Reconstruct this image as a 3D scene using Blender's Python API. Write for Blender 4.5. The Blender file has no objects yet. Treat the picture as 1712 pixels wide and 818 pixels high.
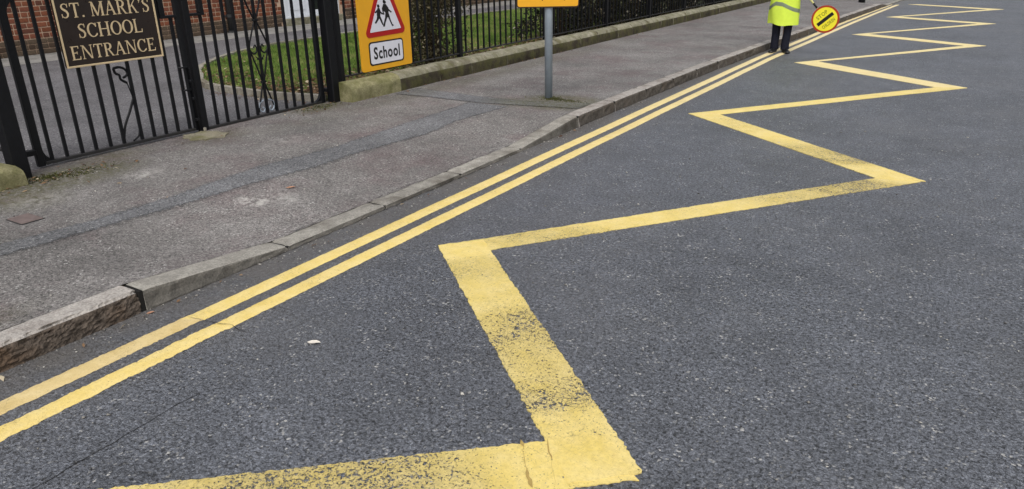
import bpy, bmesh, math, random
import numpy as np
from mathutils import Vector, Matrix, noise
random.seed(7); rng = np.random.default_rng(7)
S = bpy.context.scene
C = S.collection

# ---------------------------------------------------------------- camera, world, light, exposure
cam = bpy.data.cameras.new('camera'); cam.sensor_width = 36.0; cam.lens = 1230.0/1712.0*36.0
cam.clip_start = 0.05; cam.clip_end = 2000
camo = bpy.data.objects.new('camera', cam); C.objects.link(camo)
m = Matrix(((0.846876, -0.181389, 0.499898, 0.0), (0.531472, 0.321177, -0.783826, 0.0), (-0.018378, 0.929485, 0.368401, 1.75), (0, 0, 0, 1)))
camo.matrix_world = m
S.camera = camo

SUN_EL, SUN_AZ = math.radians(56), math.radians(150)      # azimuth measured from +Y towards +X
w = bpy.data.worlds.new('World'); S.world = w; w.use_nodes = True
wn = w.node_tree; wn.nodes.clear()
sky = wn.nodes.new('ShaderNodeTexSky'); sky.sky_type = 'NISHITA'; sky.sun_disc = False
sky.sun_elevation = SUN_EL; sky.sun_rotation = SUN_AZ
sky.air_density = 1.0; sky.dust_density = 4.0; sky.ozone_density = 1.0
hs = wn.nodes.new('ShaderNodeHueSaturation'); hs.inputs['Saturation'].default_value = 0.28
bg = wn.nodes.new('ShaderNodeBackground'); bg.inputs['Strength'].default_value = 0.13
wo = wn.nodes.new('ShaderNodeOutputWorld')
wn.links.new(sky.outputs[0], hs.inputs['Color']); wn.links.new(hs.outputs[0], bg.inputs['Color']); wn.links.new(bg.outputs[0], wo.inputs['Surface'])
sun = bpy.data.lights.new('sun', 'SUN'); sun.energy = 0.9; sun.angle = math.radians(35); sun.color = (1.0, 0.97, 0.92)
suno = bpy.data.objects.new('sun', sun); C.objects.link(suno)
sd = Vector((math.sin(SUN_AZ)*math.cos(SUN_EL), math.cos(SUN_AZ)*math.cos(SUN_EL), math.sin(SUN_EL)))
suno.rotation_euler = sd.to_track_quat('Z', 'Y').to_euler(); suno.location = (0, 0, 30)
S.view_settings.view_transform = 'Standard'; S.view_settings.look = 'None'
S.view_settings.exposure = 0.30; S.view_settings.gamma = 1.0; S.view_settings.use_curve_mapping = False

# ---------------------------------------------------------------- material helpers
def lin(r, g, b):
    f = lambda c: (c/255/12.92) if c/255 <= 0.04045 else ((c/255+0.055)/1.055)**2.4
    return (f(r), f(g), f(b), 1.0)
class N:
    """small node-graph helper"""
    def __init__(s, name, rough=0.8, spec=0.4):
        s.m = bpy.data.materials.new(name); s.m.use_nodes = True; s.t = s.m.node_tree
        s.b = s.t.nodes['Principled BSDF']; s.out = s.t.nodes['Material Output']
        s.b.inputs['Roughness'].default_value = rough; s.b.inputs['Specular IOR Level'].default_value = spec
        s.tc = s.t.nodes.new('ShaderNodeTexCoord')
    def link(s, a, b): s.t.links.new(a, b)
    def noise(s, scale, detail=3, rough=0.55, vec=None, dist=0.0):
        n = s.t.nodes.new('ShaderNodeTexNoise'); n.inputs['Scale'].default_value = scale
        n.inputs['Detail'].default_value = detail; n.inputs['Roughness'].default_value = rough; n.inputs['Distortion'].default_value = dist
        s.link(vec or s.tc.outputs['Object'], n.inputs['Vector']); return n.outputs['Fac']
    def noise_vec(s, vec, amt=0.02):
        n = s.t.nodes.new('ShaderNodeTexNoise'); n.inputs['Scale'].default_value = 30; s.link(vec, n.inputs['Vector'])
        m_ = s.t.nodes.new('ShaderNodeVectorMath'); m_.operation = 'MULTIPLY_ADD'; m_.inputs[1].default_value = (amt,)*3; s.link(n.outputs['Color'], m_.inputs[0]); s.link(vec, m_.inputs[2]); return m_.outputs[0]
    def vor(s, scale, feature='F1', vec=None, rnd=1.0):
        n = s.t.nodes.new('ShaderNodeTexVoronoi'); n.feature = feature; n.inputs['Scale'].default_value = scale
        n.inputs['Randomness'].default_value = rnd
        s.link(vec or s.tc.outputs['Object'], n.inputs['Vector']); return n
    def ramp(s, fac, stops, interp='LINEAR'):
        n = s.t.nodes.new('ShaderNodeValToRGB'); n.color_ramp.interpolation = interp
        e = n.color_ramp.elements
        while len(e) < len(stops): e.new(0.5)
        for i, (p, c) in enumerate(stops):
            e[i].position = p; e[i].color = c if len(c) == 4 else (*c, 1)
        s.link(fac, n.inputs['Fac']); return n.outputs['Color']
    def g(s, fac, a, b, lo=0.0, hi=1.0):
        n = s.t.nodes.new('ShaderNodeMapRange'); n.inputs['From Min'].default_value = a; n.inputs['From Max'].default_value = b
        n.inputs['To Min'].default_value = lo; n.inputs['To Max'].default_value = hi
        s.link(fac, n.inputs['Value']); return n.outputs[0]
    def mix(s, fac, a, b, mode='MIX'):
        n = s.t.nodes.new('ShaderNodeMix'); n.data_type = 'RGBA'; n.blend_type = mode
        for v, k in ((fac, 0), (a, 6), (b, 7)):
            if hasattr(v, 'links'): s.link(v, n.inputs[k])
            else: n.inputs[k].default_value = v
        return n.outputs[2]
    def math(s, op, a, b=0.0):
        n = s.t.nodes.new('ShaderNodeMath'); n.operation = op
        for v, k in ((a, 0), (b, 1)):
            if hasattr(v, 'links'): s.link(v, n.inputs[k])
            else: n.inputs[k].default_value = v
        return n.outputs[0]
    def attr(s, name):
        n = s.t.nodes.new('ShaderNodeAttribute'); n.attribute_name = name; return n.outputs['Fac']
    def rnd(s):
        n = s.t.nodes.new('ShaderNodeObjectInfo'); return n.outputs['Random']
    def col(s, v):
        if hasattr(v, 'links'): s.link(v, s.b.inputs['Base Color'])
        else: s.b.inputs['Base Color'].default_value = v
    def rough(s, v): s.link(v, s.b.inputs['Roughness'])
    def bump(s, h, strength=0.5, dist=0.01):
        n = s.t.nodes.new('ShaderNodeBump'); n.inputs['Strength'].default_value = strength; n.inputs['Distance'].default_value = dist
        s.link(h, n.inputs['Height']); s.link(n.outputs[0], s.b.inputs['Normal'])
    def alpha(s, mask):
        tr = s.t.nodes.new('ShaderNodeBsdfTransparent'); mx = s.t.nodes.new('ShaderNodeMixShader')
        s.link(mask, mx.inputs[0]); s.link(tr.outputs[0], mx.inputs[1]); s.link(s.b.outputs[0], mx.inputs[2]); s.link(mx.outputs[0], s.out.inputs['Surface'])

def asphalt(name, lo, hi, cell=95.0, gap=0.55, speck=0.965, patch=0.25, rough=0.72, bump=0.7, dirt=None, moss=False, red=None, spec=0.35, fs=1.0, feather=False):
    k = N(name, rough, spec)
    v = k.vor(cell); e = k.vor(cell, 'DISTANCE_TO_EDGE'); v2 = k.vor(cell*2.1)
    sep = k.t.nodes.new('ShaderNodeSeparateColor'); k.link(v.outputs['Color'], sep.inputs[0])
    sep2 = k.t.nodes.new('ShaderNodeSeparateColor'); k.link(v2.outputs['Color'], sep2.inputs[0])
    c = k.mix(sep.outputs[0], lo, hi)
    c = k.mix(k.math('MULTIPLY', sep2.outputs[0], 0.5), c, tuple(x*1.3 for x in hi[:3])+(1,))
    big = k.noise(0.55, 4, 0.6); mid = k.noise(4.0, 6, 0.7); fin = k.noise(40.0*fs, 5, 0.8); pit = k.noise(62.0*fs, 3, 0.65, dist=0.8); stain = k.noise(1.1, 6, 0.7, dist=0.5)
    c = k.mix(1.0, c, k.ramp(stain, [(0.34, (1-patch*0.9,)*3), (0.5, (1.0,)*3), (0.68, (1+patch*0.5,)*3)]), 'MULTIPLY')
    if red: c = k.mix(k.g(k.noise(1.3, 6, 0.7), 0.47, 0.66), c, red)
    c = k.mix(1.0, c, k.ramp(big, [(0.3, (1-patch,)*3), (0.7, (1+patch*0.6,)*3)]), 'MULTIPLY')
    c = k.mix(1.0, c, k.ramp(mid, [(0.25, (0.80,)*3), (0.75, (1.18,)*3)]), 'MULTIPLY')
    c = k.mix(1.0, c, k.ramp(fin, [(0.31, (0.30,)*3), (0.43, (0.80,)*3), (0.56, (1.14,)*3), (0.69, (1.95,)*3)]), 'MULTIPLY')
    c = k.mix(1.0, c, k.ramp(pit, [(0.36, (gap*0.40,)*3), (0.47, (1.0,)*3), (0.66, (1.25,)*3)]), 'MULTIPLY')
    c = k.mix(1.0, c, k.ramp(e.outputs['Distance'], [(0.0, (gap,)*3), (0.12, (1.05,)*3)]), 'MULTIPLY')
    sp = k.math('MULTIPLY', k.g(sep.outputs[1], speck, 1.0), k.g(k.noise(7.0, 3, 0.6), 0.45, 0.62))
    c = k.mix(sp, c, lin(196, 194, 190))
    c = k.mix(k.g(k.noise(0.8, 5, 0.6), 0.5, 0.72, 0, 0.35), c, tuple(a_*b_ for a_, b_ in zip(hi[:3], (0.98, 0.92, 0.82)))+(1,), 'MIX') if dirt else c
    if dirt:
        msk = k.math('MULTIPLY', k.g(k.attr('dirt'), 0.0, 1.0), k.g(k.noise(2.2, 5, 0.65), 0.2, 0.55))
        c = k.mix(k.math('MULTIPLY', msk, 0.8), c, k.mix(1.0, dirt, k.ramp(fin, [(0.3, (0.6,)*3), (0.7, (1.2,)*3)]), 'MULTIPLY'))
    if moss:
        nn = k.noise(22, 5, 0.7)
        mm = k.math('MULTIPLY', k.attr('moss'), k.g(nn, 0.30, 0.62))
        c = k.mix(k.math('MULTIPLY', mm, 0.85), c, k.mix(k.noise(60, 2), lin(58, 56, 36), lin(98, 96, 56)))
        pm = k.math('MULTIPLY', k.attr('pale'), k.g(k.noise(13, 6, 0.75), 0.44, 0.58))
        c = k.mix(k.math('MULTIPLY', pm, 0.75), c, lin(196, 192, 186))
    k.col(c)
    h = k.math('ADD', k.math('MULTIPLY', v.outputs['Distance'], -0.7), k.math('ADD', k.math('MULTIPLY', fin, 0.8), k.math('MULTIPLY', k.g(pit, 0.34, 0.5), 0.5)))
    k.bump(h, bump, 0.007)
    if feather: k.alpha(k.g(k.math('ADD', k.attr('edge'), k.g(k.noise(30, 5, 0.7), 0.3, 0.7, -0.5, 0.3)), 0.15, 0.75))
    return k.m

M = {}
M['road'] = asphalt('road asphalt', lin(74, 77, 84), lin(108, 111, 118), 104, 0.52, 0.91, 0.16, 0.52, 1.0, dirt=lin(108, 103, 97), spec=0.6, fs=1.15)
M['pave'] = asphalt('pavement asphalt', lin(100, 97, 95), lin(134, 130, 127), 110, 0.66, 0.90, 0.22, 0.72, 0.6, moss=True, red=lin(118, 107, 106), spec=0.5, fs=1.25)
M['trench'] = asphalt('trench reinstatement asphalt', lin(95, 96, 98), lin(120, 120, 122), 130, 0.76, 0.95, 0.22, 0.75, 0.5, moss=True, fs=1.3, feather=True)
M['yard'] = asphalt('yard asphalt', lin(88, 87, 90), lin(114, 112, 114), 90, 0.72, 0.95, 0.2, 0.75, 0.5, moss=True)
M['ground'] = asphalt('ground', lin(70, 74, 62), lin(96, 98, 84), 30, 0.8, 0.99, 0.3)

def paint_mat(name, a, b, wear=0.5, seed=0.0, wsc=1.7, far=None):
    k = N(name, 0.5, 0.5)
    mp = k.t.nodes.new('ShaderNodeMapping'); mp.inputs['Location'].default_value = (seed, seed*1.7, 0); k.link(k.tc.outputs['Object'], mp.inputs['Vector'])
    vec = mp.outputs[0]
    big = k.noise(wsc, 3, 0.5, vec); mid = k.noise(7, 5, 0.65, vec)
    c = k.mix(k.g(mid, 0.3, 0.7), a, b)
    if far: # distance haze and sheen painted in: the lines pale further up the road
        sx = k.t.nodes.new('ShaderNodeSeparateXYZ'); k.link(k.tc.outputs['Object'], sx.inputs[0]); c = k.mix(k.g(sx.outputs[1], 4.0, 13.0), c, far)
    fin = k.noise(75, 4, 0.7, vec)
    c = k.mix(k.g(fin, 0.50, 0.66, 0, 0.25), c, lin(184, 160, 98))
    cr = k.vor(22, 'DISTANCE_TO_EDGE', k.noise_vec(vec))
    c = k.mix(k.math('MULTIPLY', k.g(cr.outputs['Distance'], 0.03, 0.0), k.g(k.noise(4, 3, 0.5, vec), 0.5, 0.62, 0, 0.4)), c, lin(140, 122, 80))
    c = k.mix(k.math('MULTIPLY', k.attr('wear'), 0.30), c, lin(150, 138, 100))
    k.col(c)
    # pits through to the asphalt: scattered everywhere, dense in worn areas
    pit = k.noise(58, 4, 0.7, vec, 0.4); pit2 = k.noise(24, 4, 0.65, vec)
    w_ = k.math('ADD', k.math('MULTIPLY', k.g(big, 0.40, 0.64), wear*0.45), k.math('MULTIPLY', k.attr('wear'), k.g(k.noise(6, 4, 0.6, vec), 0.3, 0.6, 0.55, 1.0)))
    thr = k.g(w_, 0.0, 1.0, 0.31, 0.455)
    hgt = k.math('ADD', k.math('MULTIPLY', pit, 0.7), k.math('MULTIPLY', pit2, 0.3))
    f1 = k.g(k.math('SUBTRACT', hgt, thr), -0.012, 0.022)
    pf = k.noise(120, 3, 0.7, vec); f2 = k.g(k.math('SUBTRACT', pf, k.g(w_, 0.0, 1.0, 0.29, 0.42)), -0.01, 0.03)
    thin = k.math('SUBTRACT', 1.0, k.math('MULTIPLY', k.math('MINIMUM', w_, 1.0), k.g(k.noise(34, 4, 0.7, vec), 0.35, 0.7, 0.30, 0.0)))
    k.alpha(k.math('MULTIPLY', k.math('MULTIPLY', f1, f2), thin))
    k.bump(k.math('ADD', mid, k.math('MULTIPLY', fin, 0.9)), 0.6, 0.005)
    return k.m
M['zig'] = [paint_mat('zigzag yellow paint %d' % i, lin(234, 208, 112), lin(243, 221, 148), wv, i*3.1) for i, wv in enumerate((1.0, 0.95, 0.8))]
M['zig_far'] = paint_mat('zigzag haze-paled paint', lin(236, 214, 146), lin(242, 224, 168), 0.3, 4.0)  # cream tone paints haze and grazing sheen into the far stripes
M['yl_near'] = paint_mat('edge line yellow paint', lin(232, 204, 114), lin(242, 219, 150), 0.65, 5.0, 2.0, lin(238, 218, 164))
M['yl_old'] = paint_mat('edge line faded paint', lin(208, 182, 120), lin(230, 208, 154), 0.9, 8.0)
k = N('rubber scuff', 0.9, 0.1); k.col(k.mix(k.noise(60, 4, 0.7), lin(138, 118, 72), lin(200, 172, 104))); M['scuff'] = k.m
k = N('crack filler', 0.95, 0.1); k.col(lin(40, 39, 38)); M['crack'] = k.m

def stone(name, a, b, c_, moss=0.0, rough=0.9, bump=0.6, sc=14):
    k = N(name, rough, 0.2)
    n1 = k.noise(sc, 5, 0.65); n2 = k.noise(90, 3, 0.7); n3 = k.noise(3.5, 4, 0.6)
    c = k.mix(k.g(n1, 0.32, 0.68), a, b)
    c = k.mix(k.g(n3, 0.5, 0.66), c, c_)
    c = k.mix(1.0, c, k.ramp(n2, [(0.3, (0.62,)*3), (0.55, (1.0,)*3), (0.75, (1.2,)*3)]), 'MULTIPLY')
    c = k.mix(1.0, c, k.ramp(k.rnd(), [(0, (0.86,)*3), (1, (1.1,)*3)]), 'MULTIPLY')
    if moss:
        c = k.mix(k.math('MULTIPLY', k.g(k.noise(6, 5, 0.7), 0.42, 0.6), moss), c, k.mix(n1, lin(70, 74, 40), lin(118, 118, 62)))
    k.col(c); k.bump(k.math('ADD', n1, k.math('MULTIPLY', n2, 0.6)), bump, 0.012)
    return k.m
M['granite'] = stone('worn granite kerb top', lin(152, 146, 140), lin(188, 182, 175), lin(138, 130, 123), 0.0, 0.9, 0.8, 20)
M['granite_far_face'] = stone('grey grimy shade-toned granite kerb face', lin(70, 65, 60), lin(104, 98, 91), lin(86, 78, 70), 0.0, 0.95, 0.9, 16)  # grime, with the shade of the upright face mixed into the colour
M['granite_face'] = stone('grimy shade-toned granite kerb face', lin(66, 59, 53), lin(112, 101, 91), lin(90, 75, 62), 0.0, 0.95, 1.0, 22)  # brown grime plus painted shade, darker than the kerb top
M['concrete_face'] = stone('grimy shade-toned concrete kerb face', lin(92, 89, 84), lin(118, 114, 107), lin(78, 74, 68), 0.0, 0.9, 0.5, 9)  # darker copy of the concrete top, face shade put into its colour
M['coping_face'] = stone('algae and shade toned coping face', lin(60, 55, 45), lin(88, 80, 66), lin(52, 45, 37), 0.4, 0.95, 1.0, 7)  # algae growth, with front-face shade painted into the darker tone
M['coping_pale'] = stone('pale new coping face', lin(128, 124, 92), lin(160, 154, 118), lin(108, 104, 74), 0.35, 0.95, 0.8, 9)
M['concrete'] = stone('concrete kerb', lin(138, 134, 127), lin(170, 166, 157), lin(122, 117, 109), 0.0, 0.9, 0.6, 12)
M['coping'] = stone('weathered coping stone', lin(128, 124, 106), lin(168, 163, 146), lin(110, 104, 86), 0.35, 0.95, 0.8, 11)
M['coping_green'] = stone('mossy coping stone', lin(132, 128, 94), lin(164, 158, 122), lin(112, 110, 72), 0.5, 0.95, 0.8, 11)
M['slab'] = stone('mossy concrete slab', lin(128, 122, 106), lin(158, 151, 132), lin(112, 108, 80), 0.25)
M['edging'] = stone('concrete edging', lin(146, 140, 130), lin(172, 166, 156), lin(124, 116, 102), 0.15)
M['path'] = stone('concrete path', lin(138, 136, 132), lin(156, 154, 150), lin(126, 124, 120), 0.0, 0.9, 0.3, 3)

def flat(name, c, rough=0.5, spec=0.5, metal=0.0, var=0.08, sc=18, bump=0.0):
    k = N(name, rough, spec); k.b.inputs['Metallic'].default_value = metal
    n = k.noise(sc, 5, 0.65)
    k.col(k.mix(1.0, c, k.ramp(n, [(0.25, (1-var,)*3), (0.75, (1+var,)*3)]), 'MULTIPLY'))
    k.rough(k.g(k.noise(sc*1.7, 3), 0.2, 0.8, max(0.05, rough-0.12), min(1, rough+0.12)))
    if bump: k.bump(n, bump, 0.004)
    return k.m
k = N('black painted iron', 0.5, 0.3)
n = k.noise(26, 5, 0.7); c = k.mix(k.g(n, 0.3, 0.7), lin(6, 7, 10), lin(15, 16, 21))
c = k.mix(k.g(k.noise(70, 4, 0.7), 0.66, 0.72, 0, 0.4), c, lin(56, 48, 42)); k.col(c); k.bump(n, 0.35, 0.004); M['iron'] = k.m
M['rail'] = flat('worn iron rail', lin(40, 39, 39), 0.5, 0.4, 0.0, 0.3, 30, 0.3)
M['galv'] = flat('galvanised grey post', lin(142, 152, 162), 0.5, 0.5, 0.0, 0.14, 9, 0.1)
M['plate_brown'] = flat('dark brown sign enamel', lin(38, 28, 24), 0.35, 0.5, 0, 0.2, 12)
M['gold'] = flat('cream gold paint', lin(206, 184, 146), 0.45, 0.5, 0, 0.14, 30)
M['amber'] = flat('amber sign sheet', lin(232, 168, 34), 0.5, 0.4, 0, 0.05, 7)
M['red'] = flat('red sign sheet', lin(172, 24, 24), 0.45, 0.4, 0, 0.06, 9)
M['signwhite'] = flat('white sign sheet', lin(222, 222, 230), 0.45, 0.4, 0, 0.03, 8)
M['signblack'] = flat('black sign vinyl', lin(20, 20, 22), 0.45, 0.4, 0, 0.1, 12)
M['signedge'] = flat('dark sign edge trim', lin(58, 32, 12), 0.5)
M['upvc'] = flat('white door plastic', lin(226, 230, 236), 0.3, 0.5, 0, 0.03, 5)
M['pipe'] = flat('grey black downpipe', lin(46, 47, 48), 0.5, 0.5, 0, 0.2, 14)
M['hivis'] = flat('hi-vis yellow fabric', lin(214, 238, 84), 0.75, 0.2, 0, 0.08, 7, 0.15)
M['reflect'] = flat('reflective grey tape', lin(124, 136, 112), 0.4, 0.5, 0, 0.08, 20)
M['navy'] = flat('navy trousers', lin(28, 30, 42), 0.85, 0.2, 0, 0.25, 14, 0.2)
M['shoe'] = flat('black leather', lin(20, 20, 22), 0.4, 0.5, 0, 0.2, 20)
M['skin'] = flat('skin', lin(206, 160, 134), 0.55, 0.4, 0, 0.06, 12)
M['hair'] = flat('grey brown hair', lin(96, 82, 70), 0.7, 0.3, 0, 0.2, 40)
M['cap'] = flat('navy cap', lin(26, 28, 40), 0.8, 0.2)
M['disc_yellow'] = flat('fluorescent yellow disc', lin(244, 232, 52), 0.5, 0.4, 0, 0.05, 9)
M['disc_red'] = flat('orange red disc rim', lin(168, 56, 26), 0.5, 0.4, 0, 0.06, 9)
M['disc_text'] = flat('olive disc lettering', lin(150, 148, 34), 0.5, 0.4)
M['pole_yellow'] = flat('pale yellow pole', lin(226, 222, 150), 0.5, 0.4)
M['rust'] = flat('rusty iron cover', lin(114, 101, 98), 0.85, 0.3, 0.1, 0.3, 24, 0.5)
k = N('window glass', 0.08, 0.6); k.col(lin(34, 38, 40)); M['glass'] = k.m
k = N('mortar', 0.95, 0.1); k.col(k.mix(k.noise(12, 4), lin(176, 148, 126), lin(204, 178, 154))); k.bump(k.noise(60), 0.4, 0.004); M['mortar'] = k.m
def brickmat(name, stops):
    k = N(name, 0.9, 0.2)
    r = k.attr('tone')
    rr = k.math('FRACT', k.math('ADD', k.rnd(), r))
    c = k.ramp(rr, stops); n = k.noise(24, 5, 0.7)
    c = k.mix(1.0, c, k.ramp(n, [(0.3, (0.72,)*3), (0.7, (1.18,)*3)]), 'MULTIPLY')
    k.col(c); k.bump(n, 0.6, 0.006); return k.m
M['brick'] = brickmat('red brick', [(0, lin(116, 70, 50)), (0.35, lin(136, 84, 62)), (0.7, lin(124, 76, 60)), (1, lin(98, 64, 52))])
M['brick_plinth'] = brickmat('dark plinth brick', [(0, lin(84, 72, 60)), (0.5, lin(98, 84, 70)), (1, lin(72, 58, 48))])
def leafmat(name, stops, rough=0.6):
    k = N(name, rough, 0.3); c = k.ramp(k.attr('tone'), stops); k.col(c)
    tl = k.t.nodes.new('ShaderNodeBsdfTranslucent'); k.link(c, tl.inputs['Color'])
    mx = k.t.nodes.new('ShaderNodeMixShader'); mx.inputs[0].default_value = 0.25
    k.link(k.b.outputs[0], mx.inputs[1]); k.link(tl.outputs[0], mx.inputs[2]); k.link(mx.outputs[0], k.out.inputs['Surface']); return k.m
M['grass'] = leafmat('grass blades', [(0, lin(70, 92, 38)), (0.4, lin(108, 138, 56)), (0.75, lin(138, 160, 82)), (0.9, lin(150, 142, 92)), (1, lin(168, 150, 108))])
M['shrub_dark'] = leafmat('dark shrub leaves', [(0, lin(22, 24, 17)), (0.5, lin(40, 42, 28)), (0.78, lin(70, 66, 46)), (0.93, lin(108, 94, 72)), (1, lin(176, 170, 154))])
M['shrub_brown'] = leafmat('brown green shrub leaves', [(0, lin(48, 44, 32)), (0.45, lin(76, 74, 48)), (0.8, lin(112, 102, 74)), (1, lin(166, 156, 130))])
M['litter'] = leafmat('dead leaves', [(0, lin(72, 48, 36)), (0.4, lin(112, 82, 60)), (0.75, lin(150, 122, 92)), (1, lin(206, 192, 164))])
M['moss_tuft'] = leafmat('dull moss', [(0, lin(52, 52, 30)), (0.5, lin(84, 86, 46)), (1, lin(122, 122, 68))])
M['twig'] = flat('twig bark', lin(70, 58, 46), 0.9, 0.2, 0, 0.2)
M['soil'] = asphalt('lawn soil', lin(62, 66, 36), lin(88, 92, 50), 60, 0.7, 0.99, 0.3)
M['grit'] = leafmat('loose grit', [(0, lin(90, 88, 86)), (0.6, lin(150, 146, 140)), (1, lin(222, 218, 210))], 0.9)

# ---------------------------------------------------------------- mesh / object helpers
def mesh(name, v, f, attrs=None, smooth=False):
    me = bpy.data.meshes.new(name)
    me.from_pydata([tuple(map(float, p)) for p in v], [], [tuple(int(i) for i in q) for q in f])
    if attrs:
        for an, av in attrs.items():
            a = me.attributes.new(an, 'FLOAT', 'POINT'); a.data.foreach_set('value', np.asarray(av, dtype=np.float32))
    if smooth: me.polygons.foreach_set('use_smooth', [True]*len(me.polygons))
    me.update(); return me
def fast_mesh(name, V, F, attrs=None):
    """numpy verts (n,3) and faces (k,m) of one size"""
    me = bpy.data.meshes.new(name); V = np.asarray(V, np.float32); F = np.asarray(F, np.int32)
    me.vertices.add(len(V)); me.vertices.foreach_set('co', V.ravel())
    me.loops.add(F.size); me.loops.foreach_set('vertex_index', F.ravel())
    me.polygons.add(len(F)); me.polygons.foreach_set('loop_start', np.arange(0, F.size, F.shape[1], dtype=np.int32))
    me.update(calc_edges=True)
    if attrs:
        for an, av in attrs.items():
            a = me.attributes.new(an, 'FLOAT', 'POINT'); a.data.foreach_set('value', np.asarray(av, np.float32))
    me.validate(); return me
def obj(name, me, mat=None, parent=None, loc=None, rot=None):
    o = bpy.data.objects.new(name, me); C.objects.link(o)
    if mat is not None and not me.materials: me.materials.append(M[mat] if isinstance(mat, str) else mat)
    if parent is not None: o.parent = parent
    if loc is not None: o.location = loc
    if rot is not None: o.rotation_euler = rot
    return o
def tag(o, label, cat, group=None, kind=None):
    o['label'] = label; o['category'] = cat
    if group: o['group'] = group
    if kind: o['kind'] = kind
    return o
def struct(o): o['kind'] = 'structure'; return o
def stuff(o, label=None, cat=None):
    o['kind'] = 'stuff'
    if label: o['label'] = label; o['category'] = cat
    return o
def empty(name, loc=(0, 0, 0), rz=0.0):
    o = bpy.data.objects.new(name, None); C.objects.link(o); o.location = loc; o.rotation_euler = (0, 0, rz); o.empty_display_size = 0.1
    return o
class MB:
    def __init__(s): s.v = []; s.f = []
    def add(s, v, f):
        n = len(s.v); s.v += [tuple(p) for p in v]; s.f += [tuple(i+n for i in q) for q in f]; return s
    def box(s, x0, x1, y0, y1, z0, z1):
        return s.add([(x0, y0, z0), (x1, y0, z0), (x1, y1, z0), (x0, y1, z0), (x0, y0, z1), (x1, y0, z1), (x1, y1, z1), (x0, y1, z1)],
                     [(0, 3, 2, 1), (4, 5, 6, 7), (0, 1, 5, 4), (1, 2, 6, 5), (2, 3, 7, 6), (3, 0, 4, 7)])
    def cbox(s, x0, x1, y0, y1, z0, z1, c=0.004):
        """box with chamfered edges"""
        bm = bmesh.new(); bmesh.ops.create_cube(bm, size=1.0)
        for v in bm.verts: v.co = Vector(((x0+x1)/2+v.co.x*(x1-x0), (y0+y1)/2+v.co.y*(y1-y0), (z0+z1)/2+v.co.z*(z1-z0)))
        bmesh.ops.bevel(bm, geom=bm.edges[:], offset=c, segments=1, affect='EDGES', profile=0.5)
        bm.verts.index_update(); s.add([v.co[:] for v in bm.verts], [[v.index for v in f.verts] for f in bm.faces]); bm.free(); return s
    def tube(s, pts, r, n=8, caps=True):
        pts = [Vector(p) for p in pts]; rs = r if isinstance(r, (list, tuple)) else [r]*len(pts)
        base = len(s.v); prev = None
        for i, p in enumerate(pts):
            d = (pts[min(i+1, len(pts)-1)]-pts[max(i-1, 0)]).normalized()
            if prev is None:
                a = d.orthogonal().normalized()
            else:
                a = (prev-d*prev.dot(d))
                a = a.normalized() if a.length > 1e-6 else d.orthogonal().normalized()
            prev = a; b = d.cross(a)
            for j in range(n):
                t = 2*math.pi*j/n; s.v.append(tuple(p+(a*math.cos(t)+b*math.sin(t))*rs[i]))
        for i in range(len(pts)-1):
            for j in range(n):
                q = base+i*n; s.f.append((q+j, q+(j+1) % n, q+n+(j+1) % n, q+n+j))
        if caps:
            s.f.append(tuple(base+j for j in reversed(range(n)))); e = base+(len(pts)-1)*n; s.f.append(tuple(e+j for j in range(n)))
        return s
    def prism(s, poly, fn, d0, d1):
        """polygon (2-D list) placed by fn(u, v, depth)"""
        n = len(poly); v = [fn(u, w_, d0) for u, w_ in poly]+[fn(u, w_, d1) for u, w_ in poly]
        f = [tuple(reversed(range(n))), tuple(range(n, 2*n))]+[(i, (i+1) % n, n+(i+1) % n, n+i) for i in range(n)]
        return s.add(v, f)
    def loft(s, rings, closed_ends=True):
        base = len(s.v); n = len(rings[0])
        for r in rings: s.v += [tuple(p) for p in r]
        for i in range(len(rings)-1):
            for j in range(n):
                q = base+i*n; s.f.append((q+j, q+(j+1) % n, q+n+(j+1) % n, q+n+j))
        if closed_ends:
            s.f.append(tuple(base+j for j in reversed(range(n)))); e = base+(len(rings)-1)*n; s.f.append(tuple(e+j for j in range(n)))
        return s
    def mesh(s, name, smooth=False):
        me = mesh(name, s.v, s.f, smooth=smooth)
        bm = bmesh.new(); bm.from_mesh(me); bmesh.ops.recalc_face_normals(bm, faces=bm.faces[:]); bm.to_mesh(me); bm.free(); return me
    def build(s, name, mat, parent=None, smooth=False, loc=None, rot=None):
        return obj(name, s.mesh(name, smooth), mat, parent, loc, rot)
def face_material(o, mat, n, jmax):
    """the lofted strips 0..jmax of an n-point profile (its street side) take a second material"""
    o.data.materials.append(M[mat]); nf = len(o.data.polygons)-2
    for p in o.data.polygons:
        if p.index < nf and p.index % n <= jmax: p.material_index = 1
def nz(x, y, z=0.0, sc=1.0): return noise.noise(Vector((x*sc, y*sc, z*sc)))

# ---------------------------------------------------------------- street geometry functions (metres; Y runs up the road, X across it)
_ky = [-12, 8, 11, 14.5, 20, 25.3, 30, 36, 60]; _kx = [-3.57, -3.57, -3.54, -3.43, -3.20, -2.96, -2.72, -2.40, -1.0]
def kx(y): return float(np.interp(y, _ky, _kx))
_ly = [-12, 0, 4, 8, 13, 20, 24, 27, 40]; _lx = [-2.995, -2.995, -3.018, -3.04, -3.05, -2.90, -2.76, -2.63, -2.0]
def lx(y): return float(np.interp(y, _ly, _lx))
def kz(y): return float(np.interp(y, [1.93, 2.95, 5.80, 6.98, 25.6, 26.6], [0.125, 0.03, 0.03, 0.125, 0.125, 0.03]))
def zp(x, y):
    t = min(1.0, max(0.0, (kx(y)-0.16-x)/1.5)); t = t*t*(3-2*t); a = kz(y)
    return a+(0.125-a)*t+0.004*nz(x, y, 0, 1.3)*min(1, max(0, (x+6.7)*3))
def blob(x, y, bl): return max([0.0]+[max(0.0, 1-(((x-a)/rx)**2+((y-b)/ry)**2)**0.5)*s for a, b, rx, ry, s in bl])
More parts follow.
